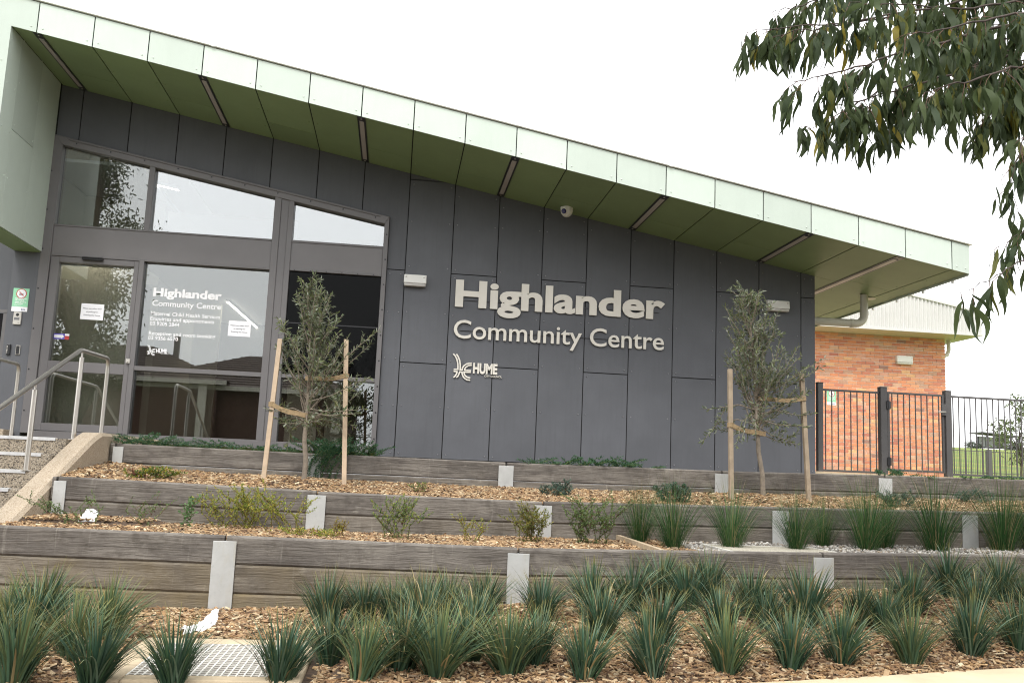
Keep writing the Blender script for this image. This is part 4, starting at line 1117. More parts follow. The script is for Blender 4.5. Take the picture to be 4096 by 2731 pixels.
def crumple(name, pts, w, label, cat, mat, amp=.02, up=.02):
    """a strip of crumpled paper along 3-D points"""
    n_ = 26; k_ = 9; P_ = [Vector(p) for p in pts]; vs = []; fs = []
    for i in range(n_):
        t = i / (n_ - 1) * (len(P_) - 1); j = min(int(t), len(P_) - 2); p = P_[j].lerp(P_[j + 1], t - j)
        d = (P_[j + 1] - P_[j]).normalized(); s_ = Vector((-d.y, d.x, 0)).normalized()
        ww = w * (.35 + .65 * math.sin(math.pi * min(1, (i + 2) / n_)))
        for q in range(k_):
            u = q / (k_ - 1) - .5; a_ = mnoise.noise(p * 30 + Vector((q * 1.7, i * .9, 0)))
            vs.append(p + s_ * u * ww + Vector((a_ * amp * .6, a_ * amp * .4, up * (1 - 4 * u * u) + abs(mnoise.noise(p * 45 + Vector((q * 2.3, 0, i)))) * amp)))
    for i in range(n_ - 1):
        for q in range(k_ - 1): a_ = i * k_ + q; fs.append((a_, a_ + 1, a_ + k_ + 1, a_ + k_))
    o = MB().add(vs, fs).build(name, mat); md = o.modifiers.new('thick', 'SOLIDIFY'); md.thickness = .002
    return tag(o, label, cat)
gp = lambda x, y: tuple(onG(x, y, g_front) + np.array([0, 0, .008]))
M['tissue'] = simple('white_tissue', (.82, .82, .82), .9, var=.03, scale=30)
crumple('crumpled_paper', [gp(728, 2540), gp(790, 2530), gp(835, 2500), gp(860, 2462)], .10, 'crumpled white tissue lying on the mulch behind the drain pit', 'litter', M['tissue'], .03, .03)
pa = onG(338, 2096, g_mid)
lt_ = MB(); w_ = .065
lt_.add([(pa[0] - w_, pa[1] - .01, pa[2]), (pa[0] + w_, pa[1] + .01, pa[2] + .005), (pa[0] + w_ + .01, pa[1] + .07, pa[2] + .09), (pa[0] + .03, pa[1] + .075, pa[2] + .115), (pa[0] - .02, pa[1] + .075, pa[2] + .11), (pa[0] - w_ + .03, pa[1] + .07, pa[2] + .08)], [(0, 1, 2, 3, 4, 5)])
o = lt_.build('paper_scrap', M['tissue']); md = o.modifiers.new('thick', 'SOLIDIFY'); md.thickness = .004; tag(o, 'torn white paper scrap propped in the mulch near the cheek wall', 'litter')
M['dryleaf'] = simple('dry_leaf', (.40, .17, .075), .8, var=.3, scale=25)
M['dryleaf2'] = simple('pale_dry_leaf', (.45, .34, .2), .8, var=.25, scale=25)
def dry_leaf(px, py, g, size, mat, label, rot=0.):
    p = onG(px, py, g); vs = []; n_ = 9
    for i in range(n_):
        a_ = 2 * math.pi * i / n_ + rot; r_ = size * (.55 + .45 * random.random()) * (1 if i % 2 else .75)
        vs.append((p[0] + r_ * math.cos(a_), p[1] + r_ * .8 * math.sin(a_), p[2] + .012 + .35 * size * random.random()))
    vs.append((p[0], p[1], p[2] + .02))
    o = MB().add(vs, [(i, (i + 1) % n_, n_) for i in range(n_)]).build('dry_leaf', mat); md = o.modifiers.new('thick', 'SOLIDIFY'); md.thickness = .0015
    return tag(o, label, 'leaf')
dry_leaf(1942, 2139, g_mid, .035, M['dryleaf'], 'curled rust brown leaf against the middle sleeper wall')
dry_leaf(970, 2096, g_mid, .03, M['dryleaf'], 'rust brown leaf tucked under the big yellow green bush')
dry_leaf(1120, 2110, g_mid, .04, M['dryleaf'], 'rust brown leaf at the foot of the tall loose bush')
dry_leaf(3900, 2160, g_mid, .12, M['dryleaf2'], 'large pale dry leaf leaning near the far post of the gravel bed')
dry_leaf(3960, 2172, g_mid, .06, M['dryleaf'], 'reddish dry leaf lying on the gravel beside the large pale leaf')
dry_leaf(2755, 2160, g_mid, .05, M['dryleaf'], 'reddish dry leaf on the gravel beside the grated drain')
dry_leaf(2104, 2705, g_front, .025, M['dryleaf2'], 'pale round dry leaf on the front mulch')

# ================================================================== STRAP-LEAF TUFTS, RUSHES
def blade_clump(name, nb, length, width, spread, base_r, cols, tip, droop, segs=6, lean0=.12, dead=.05, seed=1):
    """mesh of many arching blades; colours per vertex"""
    r = np.random.default_rng(seed); V = []; C_ = []; F = []
    for i in range(nb):
        az = r.uniform(0, 2 * np.pi); q = r.random() ** .6
        t0 = lean0 * q + r.normal(0, .04); curve = spread * q * r.uniform(.6, 1.2)
        L = length * r.uniform(.55, 1.) * (1 - .12 * q); w = width * r.uniform(.7, 1.2)
        p = np.array([math.cos(az), math.sin(az), 0.]) * base_r * q * r.uniform(.3, 1.); p[2] = -.02
        az2 = az + r.normal(0, .35); side = np.array([-math.sin(az2), math.cos(az2), 0.]); out = np.array([math.cos(az2), math.sin(az2), 0.])
        tw = r.normal(0, .5); col = np.array(cols[r.integers(len(cols))]) * r.uniform(.65, 1.3)
        isdead = r.random() < dead
        if isdead: col = np.array((.36, .29, .15)) * r.uniform(.7, 1.1); curve *= 1.7
        dr = droop * (r.random() < .16)
        tl = r.uniform(.90, .995)
        b0 = len(V)
        for k in range(segs + 1):
            s_ = k / segs; th = min(2.2, max(-.3, t0 + curve * s_ ** 1.3 + dr * s_ * s_))
            wd = w * (.75 + .5 * s_ - 1.2 * s_ ** 2) if k < segs else w * .03
            wd = max(wd, w * .03)
            sd_ = side * math.cos(tw * s_) + out * math.sin(tw * s_) * .6; sd_ = sd_ / np.linalg.norm(sd_)
            nrm = np.array([-out[0] * math.cos(th), -out[1] * math.cos(th), math.sin(th)])
            V += [p - sd_ * wd / 2, p - nrm * wd * .18, p + sd_ * wd / 2]
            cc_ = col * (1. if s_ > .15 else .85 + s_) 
            if s_ > tl and not isdead: cc_ = np.array(tip) * r.uniform(.8, 1.1)
            elif s_ > tl - .15 and not isdead: cc_ = col * .85 + np.array(tip) * .15
            C_ += [cc_] * 3
            d_ = out * math.sin(th) + np.array([0, 0, 1.]) * math.cos(th)
            p = p + d_ * L / segs
        for k in range(segs):
            a_ = b0 + 3 * k; F += [(a_, a_ + 1, a_ + 4, a_ + 3), (a_ + 1, a_ + 2, a_ + 5, a_ + 4)]
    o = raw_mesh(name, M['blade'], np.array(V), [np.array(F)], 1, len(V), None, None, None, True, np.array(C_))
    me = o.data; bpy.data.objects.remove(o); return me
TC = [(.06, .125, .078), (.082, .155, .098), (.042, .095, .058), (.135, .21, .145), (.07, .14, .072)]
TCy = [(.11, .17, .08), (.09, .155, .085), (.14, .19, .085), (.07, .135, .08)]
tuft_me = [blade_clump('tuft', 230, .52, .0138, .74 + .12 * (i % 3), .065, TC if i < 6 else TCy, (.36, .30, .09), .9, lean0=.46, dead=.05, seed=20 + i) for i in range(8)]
tufts = []
def za(x, y): return x / 2.138, 2250 + y / 2.138
def zb_(x, y): return 1100 + x / 2.138, 2200 + y / 2.138
def zc_(x, y): return 2100 + x / 2.138, 2200 + y / 2.138
def zd_(x, y): return 3096 + x / 2.352, 2150 + y / 2.352
def tf_(f, x, y, top, yel=0):
    a_ = f(x, y); b_ = f(x, top); tufts.append((a_[0], a_[1], a_[1] - b_[1], yel))
for t in ((110, 1040, 430, 1), (20, 640, 270, 1), (340, 560, 110), (250, 690, 330), (600, 840, 400, 1), (890, 660, 140, 1), (790, 1050, 620), (1480, 1060, 590), (-60, 850, 380)): tf_(za, *t)
for t in ((40, 1150, 700), (430, 650, 260), (460, 985, 590), (740, 1120, 540, 1), (760, 650, 300), (1000, 650, 310), (1250, 640, 180), (1070, 1030, 560), (1390, 1095, 580, 1), (1480, 600, 270), (1640, 960, 640), (1790, 560, 180), (1260, 790, 460), (1690, 770, 450), (2000, 1065, 560, 1), (2230, 985, 440), (2260, 620, 290)): tf_(zb_, *t)
for t in ((500, 1105, 540), (560, 560, 80), (650, 770, 320), (900, 530, 160), (1150, 430, 70), (1390, 525, 140), (1570, 430, 160), (1090, 1085, 590), (1140, 790, 400), (1720, 1055, 600, 1), (1670, 720, 320), (1930, 580, 170), (2070, 690, 420), (2270, 1015, 590)): tf_(zc_, *t)
for t in ((290, 840, 270), (620, 1185, 620), (800, 840, 350), (1270, 740, 210), (1040, 910, 500), (1290, 1185, 660, 1), (1640, 560, 150), (1850, 1105, 550), (1910, 770, 390), (2140, 600, 170), (2310, 1060, 550), (2420, 760, 300), (2560, 1000, 520), (2600, 600, 180)): tf_(zd_, *t)
ti = 0
for px_, py_, h_, yel in tufts:
    p = onG(px_, min(py_, 2790), g_front); dep = (p - CAM) @ AF
    hm = max(.34, min(.60, h_ * dep / FPX))
    if p[1] > 6.5: p[1] = 6.5; p[2] = g_front(p[0], 6.5)
    me = tuft_me[random.randrange(6)] if not yel else tuft_me[6 + ti % 2]
    o = link('strap_leaf_tuft', me, None, (p[0], p[1], p[2])); ti += 1
    o.rotation_euler = (random.uniform(-.12, .12), random.uniform(-.12, .12), random.uniform(0, 6.28)); s_ = hm / .41 * random.uniform(.92, 1.1)
    o.scale = (s_ * random.uniform(.95, 1.2), s_ * random.uniform(.95, 1.2), s_)
    tag(o, 'yellowish green strap leaf tuft growing in the front mulch' if yel else 'blue green strap leaf tuft growing in the front mulch', 'plant',
        'yellowish tufts in the front bed' if yel else 'blue green tufts in the front bed')
RC = [(.04, .11, .035), (.06, .14, .04), (.032, .09, .028), (.11, .17, .06)]
rush_me = [blade_clump('rush', 380, .68, .0034, .55 + .2 * i, .085, RC, (.19, .145, .045), .35, lean0=.52, dead=.08, seed=60 + i) for i in range(4)]
for i, (px_, py_, hm) in enumerate(((2560, 2172, .50), (2690, 2192, .58), (2925, 2196, .58), (3186, 2198, .55), (3292, 2172, .46), (3466, 2200, .66), (3538, 2172, .52), (3743, 2205, .76), (4012, 2205, .70), (4125, 2175, .6))):
    p = onG(px_, py_, g_mid)
    if p[1] > 7.95: p = onY(px_, py_, 7.95); p[2] = g_mid(p[0], 7.95)
    o = link('rush_clump', rush_me[i % 4], None, tuple(p)); s_ = hm / .52
    o.rotation_euler = (0, 0, random.uniform(0, 6.28)); o.scale = (s_, s_, s_)
    tag(o, 'dark green rush clump with brown tips in the gravel bed', 'plant', 'rush clumps in the gravel bed')

# ================================================================== SMALL SHRUBS
LEAF4 = np.array([(0, 0, 0), (.45, .5, .06), (1., 0, -.05), (.45, -.5, .06)]); LEAF4F = [(0, 1, 2), (0, 2, 3)]
def shrub(name, base, stems, leaf_l, leaf_w, cols, per, label, group=None, stem_c=None, cat='shrub'):
    """stems: list of 3-D polylines; small leaves all along them"""
    root = thing(name, tuple(base), label, cat, group)
    mb = MB(); P_ = []; D_ = []
    for pts in stems:
        r0 = .0024; mb.tube(pts, [r0 * (1 - .7 * i / (len(pts) - 1)) for i in range(len(pts))], 5, caps=False)
        for i in range(len(pts) - 1):
            a_, c_ = np.array(pts[i]), np.array(pts[i + 1]); ln = np.linalg.norm(c_ - a_); k = max(1, int(ln * per * 1.6))
            for q in range(k):
                if i == 0 and q < k * .1: continue
                P_.append(a_ + (c_ - a_) * (q + rng.random()) / k); D_.append((c_ - a_) / (ln + 1e-9))
    mb.build('stems', stem_c or M['twig'], root)
    P_ = np.array(P_); D_ = np.array(D_); n_ = len(P_)
    f = D_ * .5 + rand_dirs(n_) * .9 + np.array([0, 0, .25]); nr = rand_dirs(n_) + np.array([0, -.4, 1.2])
    Rm = rotmats(f, nr); l_ = leaf_l * 1.25 * rng.uniform(.6, 1.2, n_); w_ = leaf_w * 1.4 * rng.uniform(.7, 1.2, n_)
    Rm = Rm * np.stack([l_, w_, l_], 1)[:, None, :]
    c_ = np.array(cols)[rng.integers(0, len(cols), n_)] * rng.uniform(.75, 1.2, (n_, 1))
    mass('foliage', M['sleaf'], LEAF4, LEAF4F, Rm, P_, c_, root, 'stuff')
    return root
def rand_stems(base, n_, h, w, bend=.3, sub=2, lean=(0, 0)):
    out = []; base = np.array(base)
    b0 = np.array(base)
    for i in range(n_):
        base = b0 + np.array([random.uniform(-1, 1) * w * .38, random.uniform(-1, 1) * w * .15, 0])
        a_ = random.uniform(0, 6.28); r_ = w * random.uniform(.15, 1.) ; hh = h * random.uniform(.55, 1.) * (1 - .3 * r_ / w)
        tip = base + np.array([math.cos(a_) * r_ + lean[0], math.sin(a_) * r_ * .6 + lean[1], hh])
        mid = base + (tip - base) * .5 + np.array([random.uniform(-1, 1) * bend * w * .4, random.uniform(-1, 1) * bend * w * .3, -hh * .06])
        out.append([tuple(base - (0, 0, .02)), tuple(base + (mid - base) * .5), tuple(mid), tuple((mid + tip) / 2 + np.array([random.uniform(-.01, .01), 0, 0])), tuple(tip)])
        for s_ in range(sub):
            t_ = random.uniform(.25, .8); p0 = base + (tip - base) * t_; d_ = np.array([random.uniform(-1, 1), random.uniform(-.6, .6), random.uniform(.3, 1.)]) * h * .3
            out.append([tuple(p0), tuple(p0 + d_ * .5 + np.array([0, 0, -.005])), tuple(p0 + d_)])
    return out
YG = [(.32, .36, .06), (.26, .33, .06), (.40, .38, .06), (.20, .28, .06), (.45, .37, .06)]
DG = [(.12, .20, .07), (.09, .16, .06), (.17, .25, .08), (.22, .28, .10)]
GG = [(.10, .16, .12), (.08, .13, .10), (.13, .19, .14)]
MY = [(.045, .13, .055), (.07, .17, .075), (.035, .10, .045), (.11, .21, .12)]
PG = [(.16, .26, .11), (.12, .21, .08)]
def sm(px_, py_, hpx, wpx, n_, cols, label, g=g_mid, ll=.014, lw=.006, per=150, sub=3, lean=(0, 0), bend=.3):
    p = onG(px_, py_, g); dep = (p - CAM) @ AF
    return shrub('shrub', p, rand_stems(p, max(3, int(n_ * .75)), hpx * 1.2 * dep / FPX, wpx * 1.25 * dep / FPX / 2, bend * 2.5, sub + 1, lean), ll, lw, cols, per, label)
sm(345, 2100, 125, 330, 9, DG, 'wispy dark green shrub reaching over the steel post by the cheek wall', lean=(-.12, -.03), ll=.016)
sm(560, 2096, 120, 330, 8, DG, 'sparse trailing shrub with tiny leaves behind the white paper scrap', sub=2, per=110)
sm(745, 2112, 135, 60, 4, PG, 'single upright pale green seedling in front of the middle wall', ll=.028, lw=.016, per=70, sub=1)
sm(945, 2115, 175, 330, 22, YG, 'dense yellow green bush spreading over the front sleeper wall top', ll=.016, lw=.006, per=190)
sm(1135, 2135, 200, 250, 11, YG, 'tall loose yellow green bush with arching stems left of the steel post', ll=.016, per=170, lean=(-.05, 0))
sm(1265, 2150, 42, 330, 16, YG, 'low mat of yellow green shoots along the sleeper top', ll=.016, per=150)
sm(1352, 2148, 75, 75, 6, [(.32, .25, .04), (.25, .22, .04)], 'small golden shrub at the end of the low mat', ll=.016)
sm(1590, 2158, 190, 200, 12, DG + YG[:2], 'upright olive green bush between the steel posts of the middle wall', ll=.017, per=180)
sm(1860, 2168, 125, 200, 7, YG, 'small thin yellow green shrub with one tall shoot', per=120)
sm(2120, 2172, 165, 190, 16, [(.28, .25, .04), (.19, .21, .05), (.15, .19, .05)], 'golden feathery shrub in front of the steel post', ll=.02, per=170)
sm(2375, 2178, 225, 260, 18, DG + [(.13, .19, .05)], 'tall airy green bush with yellow flowers at its foot', ll=.018, per=180)
fl = thing('yellow_flower', tuple(onG(2335, 2160, g_mid)), 'yellow flowers low on the mulch under the airy green bush', 'flower')
for k in range(2):
    p = onG(2330 + 28 * k, 2152 + 5 * k, g_mid); mb = MB()
    for i in range(7):
        a_ = i * .9; mb.add([(p[0], p[1], p[2] + .03), (p[0] + .025 * math.cos(a_ - .3), p[1] + .02 * math.sin(a_ - .3), p[2] + .045), (p[0] + .034 * math.cos(a_), p[1] + .03 * math.sin(a_), p[2] + .038), (p[0] + .025 * math.cos(a_ + .3), p[1] + .02 * math.sin(a_ + .3), p[2] + .045)], [(0, 1, 2, 3)])
    mb.tube([(p[0], p[1], p[2]), (p[0], p[1], p[2] + .03)], .003, 5).build('flower_head', M['yellow'], fl)
sm(612, 1918, 55, 170, 12, [(.12, .20, .045), (.35, .32, .03), (.16, .22, .06)], 'low yellow flowered plant at the foot of the highest wall', g_up, .022, .010, 170)
sm(545, 1912, 36, 60, 6, [(.22, .08, .05), (.16, .10, .05)], 'small rust coloured plant beside the yellow flowered one', g_up, .02, .009, 170)
sm(1675, 1972, 48, 80, 8, DG + YG[:1], 'small olive seedling alone on the upper mulch', g_up)
sm(2245, 1985, 62, 190, 14, GG, 'low grey green shrub against the highest wall', g_up, .022, .007, 200)
sm(2720, 2010, 75, 230, 18, GG + MY[:1], 'grey green spreading shrub beside the staked olive near the building corner', g_up, .024, .008, 200)
sm(3590, 2030, 70, 190, 14, GG, 'grey green shrub in front of a steel post below the gate', g_up, .022, .007, 200)
sm(3880, 2012, 62, 170, 12, GG, 'grey green shrub with a reddish shoot below the fence', g_up, .022, .007, 190)
def creeper(px0, px1, py, hpx, n_, label, hang=None, g=g_top, Y=9.72):
    """creeping plant over the top of the highest wall; hang = (px, drop in metres)"""
    a_, c_ = onY(px0, py, Y), onY(px1, py, Y); sts = []
    for i in range(n_):
        t_ = random.random(); x = a_[0] + (c_[0] - a_[0]) * t_; y = Y + random.uniform(0., .25); z = g(x, y) + .01
        h_ = hpx / FPX * 10. * random.uniform(.4, 1.1) * (1 - .5 * abs(2 * t_ - 1) ** 2); d_ = random.choice((-1, 1)) * random.uniform(.08, .2)
        sts.append([(x, y, z - .03), (x + d_ * .4, y - .05, z + h_ * .55), (x + d_ * .8, y - .09, z + h_ * .85), (x + d_ * 1.15, y - .13, z + h_)])
    if hang:
        hx = onY(hang[0], py, Y)[0]
        for i in range(hang[2]):
            x = hx + random.uniform(-.17, .17); dp_ = hang[1] * random.uniform(.3, 1.)
            z = top_T(x) + .02; x2 = x - .08 * random.random() - .1 * dp_ / hang[1]
            sts.append([(x + .05, YT + .12, z - .02), (x, YT + .02, z + .05), (x - .02, YT - .05, z), (x2, YT - .07, z - dp_ * .5), (x2 - .03, YT - .06, z - dp_)])
    p = ((a_[0] + c_[0]) / 2, Y, g((a_[0] + c_[0]) / 2, Y))
    return shrub('creeper', p, sts, .024, .0055, MY, 230, label, stem_c=simple('creeper_stem', (.20, .22, .06), .7), cat='plant')
creeper(455, 690, 1770, 52, 34, 'dark green creeper at the end of the cheek wall below the door')
creeper(790, 1075, 1790, 40, 26, 'thin dark green creeper below the lettered window')
creeper(1190, 1500, 1805, 72, 60, 'large dark green creeper hanging over the highest wall behind the staked olive', hang=(1345, .32, 18))
creeper(2110, 2610, 1850, 46, 52, 'long low dark green creeper at the foot of the charcoal wall')
creeper(3535, 3655, 1900, 36, 14, 'small green creeper under the gate')
for q in (3870, 3990, 4050): creeper(q, q + 40, 1912, 16, 5, {3870: 'tiny green sprig under the barred fence by the second shrub', 3990: 'tiny green sprig at the fence foot beside the far post', 4050: 'tiny green sprig farthest from the gate at the fence foot'}[q])

# ================================================================== OLIVE TREES WITH STAKES AND TIES
OL = [(.13, .155, .09), (.17, .20, .12), (.10, .125, .065), (.23, .26, .18), (.15, .185, .08), (.20, .225, .09), (.30, .325, .25)]
LEAF6 = np.array([(0, 0, 0), (.3, .42, .03), (.7, .38, .02), (1., 0, -.06), (.7, -.38, .02), (.3, -.42, .03)]); LEAF6F = [(0, 1, 2, 3), (0, 3, 4, 5)]
def olive(base, fork_z, top, widths, lean_r, label, seed, n_br):
    rd = random.Random(seed)
    t = thing('olive_tree', base, label, 'tree')
    b_ = np.array(base); top = np.array(top); fk = np.array([b_[0] + (top[0] - b_[0]) * .35, b_[1], fork_z])
    trunk = [b_ - (0, 0, .03), b_ + (fk - b_) * .35 + (.012, 0, 0), b_ + (fk - b_) * .7 + (-.008, 0, 0), fk, fk + (top - fk) * .35 + (.01, .01, 0), fk + (top - fk) * .7, top]
    MB().tube([tuple(p) for p in trunk], [.026, .0235, .022, .020, .013, .008, .003], 9).build('trunk', M['bark'], t)
    br = MB(); P_ = []; D_ = []
    def leafy(pts, start):
        for i in range(len(pts) - 1):
            a_, c_ = np.array(pts[i]), np.array(pts[i + 1]); ln = np.linalg.norm(c_ - a_); k = max(1, int(ln / .0175))
            for q in range(k):
                if (i + q / k) / (len(pts) - 1) < start: continue
                for s_ in range(2): P_.append(a_ + (c_ - a_) * (q + rd.random()) / k); D_.append((c_ - a_) / (ln + 1e-9))
    for i in range(n_br):
        u = (i + rd.random()) / n_br; u = u ** 1.15
        p0 = fk + (top - fk) * (u * .9)
        w = np.interp(u, [0, .25, .5, .8, 1], widths) * rd.uniform(.55, 1.08); az = rd.uniform(0, 6.28)
        if lean_r and rd.random() < .35 and u < .35: az = rd.uniform(-.6, .6); w *= lean_r
        rise = rd.uniform(.22, .62) * (1.1 - .4 * u); rise = min(rise, top[2] - p0[2] + .02)
        if u < .14 and rd.random() < .4: rise = rd.uniform(-.14, .05)
        d_ = np.array([math.cos(az) * w, math.sin(az) * w * .85, rise])
        m1 = p0 + d_ * .4 + np.array([0, 0, -.03]); m2 = p0 + d_ * .72 + np.array([rd.uniform(-.02, .02), 0, -.015]); e_ = p0 + d_
        pts = [tuple(p0), tuple(m1), tuple(m2), tuple(e_)]
        br.tube(pts, [.0065, .005, .0038, .0018], 5, caps=False); leafy(pts, .22)
        for s_ in range(rd.randint(1, 3)):
            t_ = rd.uniform(.35, .85); q0 = p0 + d_ * t_; dd_ = np.array([rd.uniform(-1, 1), rd.uniform(-1, 1), rd.uniform(-.1, 1.2)]) * .13
            pp = [tuple(q0), tuple(q0 + dd_ * .55), tuple(q0 + dd_)]; br.tube(pp, [.003, .0024, .0012], 4, caps=False); leafy(pp, .1)
    for i in range(11):                                  # low side branches that droop at their ends
        az = rd.uniform(0, 6.28); p0 = fk + (top - fk) * rd.uniform(.0, .18); w = widths[0] * rd.uniform(.75, 1.25)
        d_ = np.array([math.cos(az) * w, math.sin(az) * w * .7, 0.]); e_ = p0 + d_ + np.array([0, 0, rd.uniform(-.26, .04)])
        pts = [tuple(p0), tuple(p0 + d_ * .35 + np.array([0, 0, .05])), tuple(p0 + d_ * .7 + np.array([0, 0, .01])), tuple(e_)]
        br.tube(pts, [.006, .005, .0035, .0015], 5, caps=False); leafy(pts, .35)
    for i in range(n_br // 3):                           # upright shoots from the fork give the flame shape
        az = rd.uniform(0, 6.28); u = rd.uniform(0, .3); p0 = fk + (top - fk) * u; w = widths[2] * rd.uniform(.2, 1.); hh = (top[2] - p0[2]) * rd.uniform(.35, .86) * (1.12 - .5 * w / widths[2])
        e_ = p0 + np.array([math.cos(az) * w, math.sin(az) * w * .85, hh]); m_ = p0 * .5 + e_ * .5 + np.array([math.cos(az) * w * .22, math.sin(az) * w * .2, 0])
        pts = [tuple(p0), tuple(p0 * .5 + m_ * .5 + np.array([math.cos(az) * .03, 0, -.01])), tuple(m_), tuple(m_ * .45 + e_ * .55), tuple(e_)]
        br.tube(pts, [.0065, .0055, .0042, .003, .0015], 5, caps=False); leafy(pts, .25)
    leafy([tuple(p) for p in trunk[4:]], .2)
    br.build('branches', M['bark'], t)
    P_ = np.array(P_); D_ = np.array(D_); n_ = len(P_)
    f = D_ * .75 + rand_dirs(n_) * .8; nr = rand_dirs(n_) + np.array([0, -.2, .9]); Rm = rotmats(f, nr)
    l_ = rng.uniform(.032, .062, n_); Rm = Rm * np.stack([l_, l_ * rng.uniform(.2, .3, n_), l_], 1)[:, None, :]
    c_ = np.array(OL)[rng.integers(0, len(OL), n_)] * rng.uniform(.8, 1.2, (n_, 1))
    mass('crown', M['leaf'], LEAF6, LEAF6F, Rm, P_, c_, t, 'stuff'); return t
def stake(p0, p1, label, mat=None):
    p0, p1 = Vector(p0), Vector(p1); w = .021; a_ = Vector((w, 0, 0)); c_ = Vector((0, w, 0))
    o = MB().hexa([p0 - a_ - c_, p0 + a_ - c_, p0 + a_ + c_, p0 - a_ + c_], [p1 - a_ - c_, p1 + a_ - c_, p1 + a_ + c_, p1 - a_ + c_]).build('timber_stake', mat or M['stake'], bevel=.002)
    return tag(o, label, 'stake')
def tie(p_st, p_tr, w, label):
    """jute strap looped round stake and trunk"""
    s_, t_ = Vector(p_st), Vector(p_tr); mid = (s_ + t_) / 2 + Vector((0, -.02, -.02)); mb = MB()
    for yo in (-.026, .026):
        pts = [s_ + Vector((0, yo, 0)), s_.lerp(mid, .5) + Vector((0, yo * .6, -.006)), mid + Vector((0, yo * .4, 0)), mid.lerp(t_, .5) + Vector((0, yo * .6, .004)), t_ + Vector((0, yo, 0))]
        vs = []; fs = []
        for i, p in enumerate(pts): vs += [p + Vector((0, 0, w / 2)), p - Vector((0, 0, w / 2))]
        for i in range(len(pts) - 1): fs.append((2 * i, 2 * i + 1, 2 * i + 3, 2 * i + 2))
        mb.add(vs, fs)
    for c_, r_ in ((s_, .031), (t_, .027)):
        ring = [(c_ + Vector((math.cos(a_) * r_, math.sin(a_) * r_, 0))) for a_ in np.linspace(0, 2 * math.pi, 13)[:-1]]
        vs = [p + Vector((0, 0, w / 2)) for p in ring] + [p - Vector((0, 0, w / 2)) for p in ring]
        mb.add(vs, [(i, (i + 1) % 12, (i + 1) % 12 + 12, i + 12) for i in range(12)])
    o = mb.build('tree_tie', M['tie']); md = o.modifiers.new('thick', 'SOLIDIFY'); md.thickness = .003
    return tag(o, label, 'strap')
o1 = (-.819, 8.9, g_up(-.819, 8.9)); olive(o1, 1.97, (-.872, 8.9, 3.26), [.40, .42, .30, .17, .06], 1.5, 'young olive tree between stakes in front of the dark screened window', 5, 60)
stake((-1.185, 8.88, 1.38), (-1.130, 8.88, 2.757), 'leaning pale timber stake beside the mullion of the glazed front')
stake((-.441, 8.85, 1.36), (-.514, 8.85, 2.785), 'pale timber stake beside the creeper hanging over the wall')
tie((-1.16, 8.88, 2.14), (-.845, 8.9, 2.05), .045, 'jute strap from the leaning stake to the olive by the glazed front')
tie((-.495, 8.85, 2.44), (-.85, 8.9, 2.40), .04, 'jute strap from the stake by the creeper to its olive')
o2 = (3.643, 8.9, g_up(3.643, 8.9)); olive(o2, 2.09, (3.476, 8.9, 3.50), [.50, .52, .34, .2, .06], 1.35, 'young olive tree between stakes near the building corner', 9, 66)
stake((3.303, 8.86, 1.38), (3.275, 8.86, 2.715), 'weathered timber stake in front of a steel post near the building corner', M['stake2'])
stake((4.112, 8.88, 1.40), (4.034, 8.88, 2.715), 'weathered leaning stake beside the building corner', M['stake2'])
tie((3.285, 8.86, 2.16), (3.64, 8.9, 2.09), .045, 'jute strap low on the olive near the building corner')
tie((4.05, 8.88, 2.46), (3.61, 8.9, 2.44), .04, 'jute strap high on the leaning stake by the building corner')

# ================================================================== GUM TREE LEANING IN FROM THE RIGHT
gm = thing('gum_tree', (4.9, 4.5, g_front(4.9, 4.5) - .02), 'eucalyptus with long drooping dark leaves hanging in front of the sky', 'tree')
MB().tube([(4.9, 4.5, .5), (4.95, 4.45, 1.4), (4.85, 4.5, 2.4), (4.75, 4.5, 3.3), (4.7, 4.45, 4.4), (4.8, 4.5, 5.6)], [.15, .13, .115, .1, .07, .03], 12).build('trunk', M['gum_bark'], gm)
gb = MB(); gtw = MB(); GL = []
def gum_branch(pts, r0, twig_every, tl, den=1.):
    pts = [np.array(p, float) for p in pts]
    fine = []
    for i in range(len(pts) - 1):
        for k in range(6): fine.append(pts[i] + (pts[i + 1] - pts[i]) * k / 6)
    fine.append(pts[-1])
    for i in range(1, len(fine) - 1): fine[i] = (fine[i - 1] + fine[i] * 2 + fine[i + 1]) / 4 + rng.normal(0, .006, 3)
    n_ = len(fine); gb.tube([tuple(p) for p in fine], [r0 * (1 - .8 * i / (n_ - 1)) for i in range(n_)], 7, caps=False)
    acc = 0.
    for i in range(1, n_):
        acc += np.linalg.norm(fine[i] - fine[i - 1])
        if acc > twig_every * .8 and i > n_ * .08:
            acc = 0.
            d_ = (fine[i] - fine[i - 1]); d_ /= np.linalg.norm(d_) + 1e-9
            dir_ = d_ * rng.uniform(.2, .8) + rng.normal(0, .45, 3) + np.array([0, 0, -.45]); dir_ /= np.linalg.norm(dir_)
            L = tl * rng.uniform(.5, 1.2); p = fine[i]; tw_ = [p]
            for k in range(5):
                dir_ = dir_ + np.array([0, 0, -.18]) + rng.normal(0, .08, 3); dir_ /= np.linalg.norm(dir_); p = p + dir_ * L / 5; tw_.append(p)
            gtw.tube([tuple(q) for q in tw_], [.0022, .002, .0018, .0015, .0012, .0008], 4, caps=False)
            for k in range(1, 6):
                for s_ in range((1 + int(rng.random() < .7)) if den > .5 else int(rng.random() < .75)): GL.append((tw_[k] + rng.normal(0, .004, 3), dir_))
G = lambda px_, py_, Y: onY(px_, py_, Y)
fork = np.array((4.75, 4.5, 3.2))
